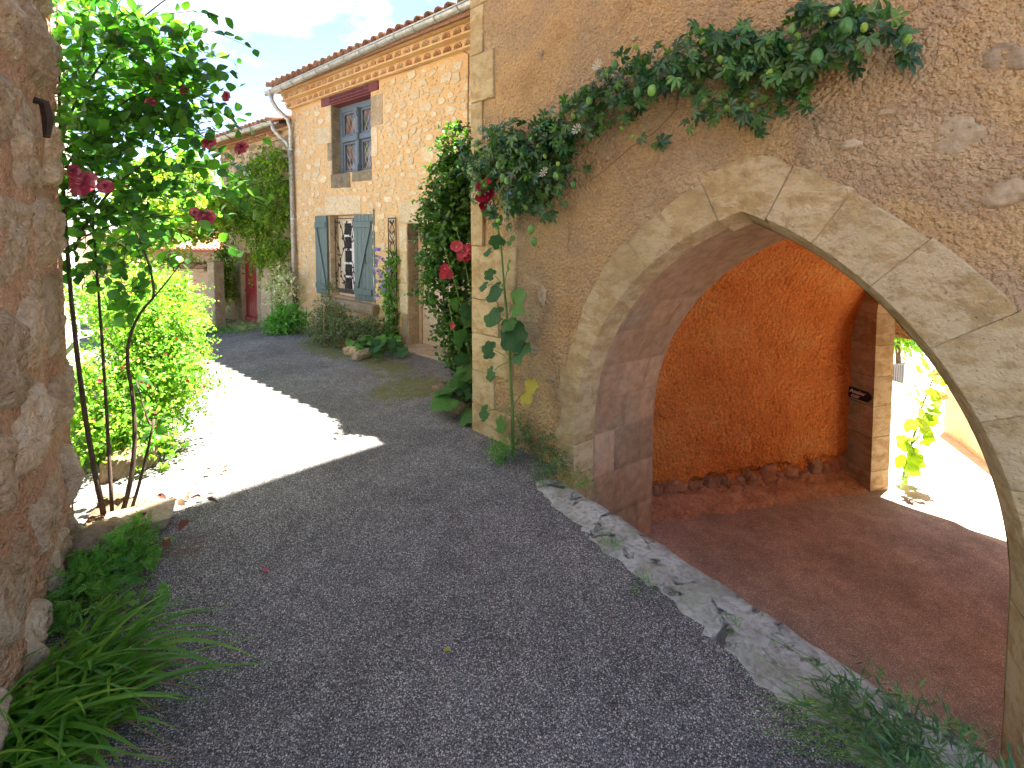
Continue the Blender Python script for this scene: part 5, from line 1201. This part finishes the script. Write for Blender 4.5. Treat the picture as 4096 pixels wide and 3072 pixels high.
for k in range(26): flower('bloom','cl',SMALLF,'lilac_petal',cl,Hh(random.uniform(-1.32,-.72),-.2-random.random()*.1,random.uniform(.85,1.85)),(random.uniform(-.4,.4),-1,.4),random.uniform(.028,.042),tuple(cl.location))

# ------------------------------------------------------------------ foreground left: grass, herbs, bed stones, litter
def grass_clump():
    B=(-2.06,1.98,0.); o=empty('grass_clump',B,0,'lush clump of long arching grass at the foot of the rubble wall','grass clump')
    def blade(i,base,az,ln,w,lean):
        mb=MB(); pts=[]; n=8; d=Vector((math.cos(az),math.sin(az),0)); sd=Vector((-d.y,d.x,0)); tw=random.uniform(-.6,.6)
        for k in range(n+1):
            t=k/n; p=base+d*(ln*(lean*t**1.5))+Vector((0,0,ln*(t*(1-.2*lean)-lean*.72*t**2.4))); p.z=max(p.z,.012); s_=w*(1-t**2.2)*(.6+.8*min(1,t*3)); v=sd*math.cos(tw*t)+Vector((0,0,1))*math.sin(tw*t); pts+= [p-v*s_-d*0,p+Vector((0,0,-.25*s_)),p+v*s_]
        mb.add(pts,[(3*k+j,3*k+j+1,3*k+j+4,3*k+j+3) for k in range(n) for j in range(2)]); return mb
    st=MB()
    for i in range(430):
        a=random.uniform(0,6.28); r=.30*math.sqrt(random.random()); base=Vector((r*math.cos(a)*.9+random.choice((0,.08,-.06)),r*math.sin(a)*1.5,0)); az=random.gauss(.15,.95); ln=random.uniform(.30,.74)*(1 if r<.22 else .8); lean=random.uniform(.5,1.15)
        if math.cos(az)<-.2: ln*=.6; lean*=.4
        m=blade(i,base,az,ln,random.uniform(.006,.013),lean)
        if i<170: m.build('blade','grass',o,True)
        else: k=len(st.v); st.v+=m.v; st.f+=[tuple(x+k for x in f) for f in m.f]
    st.build('blades','grass',o,True)['kind']='stuff'
    dry=MB()
    for i in range(170):
        a=random.uniform(0,6.28); r=.34*math.sqrt(random.random()); m=blade(i,Vector((r*math.cos(a),r*math.sin(a)*1.4,0)),random.gauss(.1,1.),random.uniform(.2,.42),.003,1.3); k=len(dry.v); dry.v+=m.v; dry.f+=[tuple(x+k for x in f) for f in m.f]
    dry.build('dry_blades','dry_grass',o,True)['kind']='stuff'
grass_clump()
TFh=T_feather(6,.42,.09)
for i,(x,y,s,l) in enumerate(((-2.50,3.22,.13,'bright green lobed herb beside the fallen leaves'),(-2.48,3.06,.12,'bright green lobed herb between stone block and asphalt'),(-2.53,2.92,.13,'bright green lobed herb at the foot of the stone block'),(-2.34,2.98,.09,'small lobed herb standing alone at the asphalt edge'),(-2.44,2.76,.15,'dark lobed herb spreading between rubble wall and asphalt'),(-2.30,2.58,.12,'pale herb half hidden behind the grass clump'))):
    tree_bush('herb_plant',l,'herb',(x,y,gz(x,y)),[(x,y,.07,s*.9)],190,3,s*.9,(.06,.10),TFh,'herb_leaf',.002,None,'herbs by the wall',jit=.7,bias=(0,0,.5),stem_mat='green_stem')
clump('round_leaf_herb','dark round-leaved herb flat on the asphalt by the grass','herb',(-2.11,2.71,.0),34,.13,.09,(.035,.055),'herb_leaf',mallow_meshes)
rock('stone_block',(-2.74,3.10,-.03),.17,.14,.12,'squared dark-stained stone block at the rubble wall foot',31,'dark_rubble',None,.5)
rock('stone_block',(-2.86,3.36,-.04),.13,.11,.09,'weathered block wedged behind the squared stone block',32,'rubble',None,.2)
slab=MB().prism([(-.22,0),(.20,.02),(.24,.10),(-.18,.09)],-.12,.12,.02).build('stone_slab','sill_stone',None); slab.location=(-2.72,3.50,.0); slab.rotation_euler=(R(8),0,R(28)); tag(slab,'pale flat slab edging the bed under the climbing rose','stone')
rock('planter_stone',(-3.42,4.36,-.06),.20,.13,.15,'rounded tan boulder under the sunlit bush',34,'dark_rubble',None,.9)
bed=MB().grid(lambda s,t:(-2.62-.55*t+.42*s*(1+.3*nz(t*5,1))-.12,2.75+1.2*t-.1*s,.012+.03*nz(s*6,t*9,3)+.02*(1-s)),16,24); bo=bed.build('soil_bed','earth',None,True); tag(bo,'strip of dark soil under the climbing rose','soil',kind='structure')
litm=[tmesh('fallen_leaf',T_ovate(.3,.15,.2)),tmesh('fallen_leaf',T_ovate(.36,.05,.3)),tmesh('fallen_leaf',T_ovate(.25,.2,.1))]
for m in litm: m.materials.append(M['dead_leaf'])
for k in range(46):
    x,y=random.gauss(-2.62,.14),random.gauss(3.3,.28); f=mesh_obj('fallen_leaf',litm[k%3],None); f.location=(x,y,.045+random.uniform(0,.05)); f.rotation_euler=(random.uniform(-.7,.7),random.uniform(-.7,.7),random.uniform(0,6.3)); s_=random.uniform(.05,.10); f.scale=(s_,s_,s_); tag(f,'dry brown leaf lying in the litter by the stone block','leaf','fallen leaves by the bed')
for k in range(14):
    x,y=random.uniform(-2.9,-2.4),random.uniform(3.8,4.6); f=mesh_obj('fallen_leaf',litm[k%3],None); f.location=(x,y,.03); f.rotation_euler=(random.uniform(-.4,.4),random.uniform(-.4,.4),random.uniform(0,6.3)); s_=random.uniform(.03,.06); f.scale=(s_,s_,s_); tag(f,'dry leaf on the sunlit ground below the flowering bush','leaf','fallen leaves below the bush')
pm=T_ovate(.42,.1,.1); pme=tmesh('petal',pm); pme.materials.append(M['pink_petal']); pt=mesh_obj('petal',pme,None); pt.location=(-1.53,3.02,.012); pt.scale=(.045,)*3; pt.rotation_euler=(.2,.1,1.); tag(pt,'single pink petal lying on the open asphalt','petal')
yl=tmesh('fallen_leaf',pm); yl.materials.append(M['yellow_leaf']); pt=mesh_obj('fallen_leaf',yl,None); pt.location=(-.31,2.44,.012); pt.scale=(.04,)*3; pt.rotation_euler=(.3,.2,2.); tag(pt,'single yellowish leaf lying on the open asphalt','leaf')
# ------------------------------------------------------------------ weeds round the arch and kerb
for i,(x,y,h,n,s,mat,l) in enumerate(((.14,4.66,.36,5,.11,'grey_weed','tall feathery grey-green weed at the hollyhock foot'),(.30,4.50,.30,4,.11,'grey_weed','bushy grey-green weed against the arch jamb'),(-.08,4.52,.16,4,.11,'herb_leaf','bright green feathery weed before the hollyhock'),(.30,4.16,.16,4,.09,'grey_weed','spiky rosette weed at the kerb end'),(.53,4.06,.10,3,.07,'herb_leaf','small weed in the gap between kerb and jamb'),(.47,4.30,.18,4,.09,'grey_weed','spiky weed below the arch ring'))):
    tree_bush('weed',l,'weed',(x,y,0),[(x+random.uniform(-.05,.05),y+random.uniform(-.04,.04),h*(.25+.75*k/n),s*(1-.25*k/n)) for k in range(n)],170,5,.10,(.03,.055),TN,mat,.002,None,'weeds at the arch foot',jit=.5,bias=(0,0,.5),stem_mat='green_stem')
def big_weed():
    B=(1.52,1.93,0); o,_=tree_bush('straggly_weed','large straggly green weed with long seed spikes on the kerb','weed',B,[(1.45,1.98,.10,.12),(1.58,1.90,.12,.13),(1.68,1.82,.12,.12),(1.40,2.08,.08,.09),(1.55,2.02,.14,.10),(1.72,1.92,.10,.10),(1.50,1.80,.08,.12),(1.62,1.72,.1,.13),(1.80,1.80,.08,.09)],120,5,.13,(.045,.08),T_needle(.085),'grey_weed',.002,jit=.6,bias=(-.2,.1,.3),stem_mat='green_stem')
    P=[];D=[];N=[];tw=[]
    for k in range(60):
        a=random.gauss(2.75,.35); ln=random.uniform(.25,.5); d=np.array([math.cos(a),math.sin(a)*.9,.0]); st=np.array([1.50,1.93,.06])+rng.normal(size=3)*np.array([.10,.10,.03]); path=[]
        for i in range(14):
            t=i/13; p=st+d*ln*t+np.array([0,0,.16*t-.14*t*t]); path.append(p)
            if i>3: P.append(p); D.append(d+rng.normal(size=3)*.5); N.append(rng.normal(size=3)+np.array([0,0,1.]))
        tw.append(path)
    mass('seed_spikes',np.array(P),np.array(D),np.array(N),rng.uniform(.018,.034,len(P)),T_needle(.06),'grass',o,off=B); twigs('spike_stalks',tw,.0018,'green_stem',o,B)['kind']='stuff'
big_weed()
for i,(x,y,s,l) in enumerate(((.66,3.24,.06,'grass tuft in a hollow of the kerb'),(.78,2.88,.06,'leafy seedling at the ragged kerb edge'),(1.20,2.60,.04,'tiny seedling in a kerb crack'),(-.42,5.42,.06,'small tuft at the foot of the corner quoins'))):
    tree_bush('weed_tuft',l,'weed',(x,y,0),[(x,y,.03,s)],420,3,.06,(.02,.04),TN,'herb_leaf',.0015,None,'small weeds',jit=.4,bias=(0,0,1.),stem_mat='green_stem')
tree_bush('verge_weeds','strip of green weeds along the foot of the garden wall','weeds',(-6.7,12.3,-.55),[(-6.3-.28*k,12.15+.12*k,gz(-6.3-.28*k,12.15)+.08,.16) for k in range(10)],60,4,.14,(.06,.12),TN,'herb_leaf',.003,jit=.6,bias=(0,0,.7),stem_mat='green_stem')
# ------------------------------------------------------------------ sign in the passage
pc=V(FS0-.018,.155,.12); sg=empty('arrow_sign',FA@Vector(pc),0,'dark wooden arrow sign reading Atelier cuir on the passage pillar','sign')
ax=FA.to_3x3()@Vector((Pp[0],Pp[1],0)); sg.rotation_euler=(0,0,math.atan2(ax.y,ax.x))
MB().prism([(-.15,-.06),(.10,-.06),(.155,0),(.10,.06),(-.15,.065)],-.012,.008,.003).build('board','sign_wood',sg)
for t,z,x in (('Atelier',.006,-.132),('cuir',-.046,-.112)):
    c=bpy.data.curves.new('lettering','FONT'); c.body=t; c.size=.078; c.shear=.28; c.extrude=.0008; c.offset=.0022; c.materials.append(M['chalk']); t_=bpy.data.objects.new('lettering_curve',c); C.objects.link(t_); bpy.context.view_layer.update(); lm_=bpy.data.meshes.new_from_object(t_.evaluated_get(bpy.context.evaluated_depsgraph_get())); bpy.data.objects.remove(t_); f=mesh_obj('lettering',lm_,'chalk'); f.parent=sg; f.location=(x,-.0135,z); f.rotation_euler=(R(90),0,R(0)); f.scale=(.92,.8,1)
# ------------------------------------------------------------------ courtyard
cz=fz(3.3)-.02
hp=[Vector(p) for p in ((4.98,6.22,cz),(5.10,6.25,-.6),(5.26,6.3,-.1),(5.42,6.3,.35),(5.56,6.3,.85))]
hollyhock('hollyhock',tuple(hp[0]),hp,[((4.98+.18*random.uniform(-1,1)+.32*t,6.15+random.uniform(-.1,.1),cz+.12+1.55*t),random.uniform(.16,.25)*(1-.45*t),'lime_leaf') for t in [i/26 for i in range(27)]],[((5.34,6.2,.34),.07),((5.46,6.2,.52),.06),((5.52,6.2,.25),.07),((5.62,6.2,.10),.06),((5.42,6.2,.05),.06),((5.55,6.2,.7),.05)],'sunlit pale pink hollyhock outside the far mouth of the passage',None,'pale_pink_petal',8,(-.3,-1,.2))
tree_bush('pillar_weed','small weed at the outer foot of the passage pillar','weed',(4.80,6.1,cz),[(4.80,6.1,cz+.1,.12),(4.75,6.0,cz+.06,.08)],120,4,.1,(.03,.05),TN,'herb_leaf',.002,jit=.6,bias=(0,0,.6),stem_mat='green_stem')
tree_bush('courtyard_tree','leafy green tree standing beyond the courtyard','tree',(11.5,14.6,-2.55),[(10.9+.75*math.cos(k*2.1)+.4*random.random(),14.6+.5*math.sin(k*1.7),-.9+.34*k*.6,.55) for k in range(12)],26,6,.4,(.10,.17),TO,'bush_leaf',.008,[(bez((11.5,14.6,-2.6),(11.4,14.6,-1.5),(11.3,14.6,0)),.09,.04)])
tree_bush('courtyard_hedge','low clipped hedge in front of the garden chair','hedge',(8.9,11.0,-1.9),[(8.4+.28*k,11.2-.15*k,-1.62,.28) for k in range(6)],70,5,.16,(.05,.08),TS,'box_leaf',.003)
lwv=MB(); lwv.add([(6.86,7.8,cz-.1),(6.05,5.2,cz-.1),(6.55,5.05,cz-.1),(7.36,7.65,cz-.1),(6.86,7.8,cz+.72),(6.05,5.2,cz+.72),(6.55,5.05,cz+.72),(7.36,7.65,cz+.72)],[(0,1,5,4),(1,2,6,5),(2,3,7,6),(3,0,4,7),(4,5,6,7)]); lo=lwv.build('courtyard_wall','old_render'); tag(lo,'low pinkish rendered wall in the sunlit courtyard','wall')
for i,(x,y,a) in enumerate(((7.9,9.6,.22),(8.25,9.4,.2),(8.6,9.25,.22))): rock('planter_stone',(x,y,cz-.35),a,.14,.2,'rough stone of the low planter edge beyond the courtyard wall',50+i,'rubble','courtyard planter stones',.3)
ch=empty('garden_chair',(10.35,13.5,-2.45),R(200),'dark slatted garden chair beyond the courtyard hedge','chair')
MB().box(-.24,.24,-.22,.22,.40,.43).build('seat','chair_black',ch)
for x in (-.22,.22):
    for y in (-.2,.2): MB().tube([(x,y,0),(x*.97,y,.41)],.018,6).build('leg','chair_black',ch)
    MB().tube([(x,-.2,.41),(x*1.05,-.2,.64),(x*1.05,.2,.66)],.015,6).build('armrest','chair_black',ch)
for k in range(5): MB().box(-.22+.09*k,-.15+.09*k,.2,.225,.44,.95).build('back_slat','chair_black',ch)
MB().box(-.25,.25,.195,.23,.95,1.0).build('top_rail','chair_black',ch)
# ------------------------------------------------------------------ garden behind the wall
tree_bush('grape_vine','sunlit yellow-green grape vine on a pergola behind the garden','vine',(-8.4,12.6,-.6),[(-9.6+.36*k,12.6+.3*math.sin(k*2),2.95-.10*k+.25*math.sin(k*1.3),.42) for k in range(7)]+[(-9.3,12.7,2.2,.4),(-8.7,12.6,2.1,.3),(-9.8,12.6,1.6,.45)],34,6,.32,(.10,.17),TO,'lime_leaf',.006,[(bez((-8.4,12.7,-.6),(-8.6,12.7,1),(-8.9,12.7,2.6)),.05,.02)],stem_mat='dry_stem')
tree_bush('garden_hedge','bright sunlit yellow-green shrub rising behind the garden wall','shrub',(-9.8,14.4,-.6),[(-11.6+.42*k,14.4+.2*math.sin(k),1.0+.22*math.sin(k*1.7),.48) for k in range(8)]+[(-11.4+.5*k,14.5,.4,.5) for k in range(7)],46,6,.26,(.06,.10),TS,'lime_leaf',.004)
tree_bush('garden_tree','pale green tree behind the roofs','tree',(-16.5,24,-1),[(-16.5+1.3*math.cos(k*2.4)*(.3+.07*k),24+1.0*math.sin(k*2.4),3.2+.16*k,.8) for k in range(12)],22,6,.5,(.16,.26),TO,'lime_leaf',.012,[(bez((-16.5,24,-1),(-16.4,24,1),(-16.5,24,4)),.16,.05)])

# ------------------------------------------------------------------ loose pale grains worked out of the asphalt
def grains():
    v=np.array([(.5,0,0),(-.5,0,0),(0,.5,0),(0,-.5,0),(0,0,.34),(.36,.36,.0),(-.36,.36,0),(.36,-.36,0),(-.36,-.36,0)]); f=[(0,5,4),(5,2,4),(2,6,4),(6,1,4),(1,8,4),(8,3,4),(3,7,4),(7,0,4)]
    P=[];n=0
    while n<42000:
        r=1.3+5.2*random.random()**1.5; a=random.uniform(-.85,.75); x=r*math.sin(a); y=r*math.cos(a); q=FAi@Vector((x,y,0))
        if beyond_kerb(x,y)>-.42 and q.x>-.5: continue
        if q.y>-.06: continue
        if (Vector((x,y,0))-LW).dot(LN)<.12: continue
        P.append((x,y,gz(x,y))); n+=1
    P=np.array(P); d=rng.normal(size=(n,3)); d[:,2]*=.15; N=np.tile(np.array([[0,0,1.]]),(n,1))+rng.normal(size=(n,3))*.12
    o=mass('gravel_grains',P,d,N,rng.uniform(.0035,.0095,n),(v,f),'grain'); tag(o,'loose pale grains of gravel set in the asphalt','gravel',kind='stuff')
b=NB('grain'); at=b.n('ShaderNodeAttribute',attribute_name='rnd').outputs['Fac']
b.done(b.ramp(at,[(0,(.06,.06,.06)),(.35,(.16,.155,.15)),(.6,(.30,.29,.28)),(.85,(.50,.48,.45)),(.95,(.66,.63,.58)),(1,(.45,.34,.22))]),.7,None,.35)
grains()
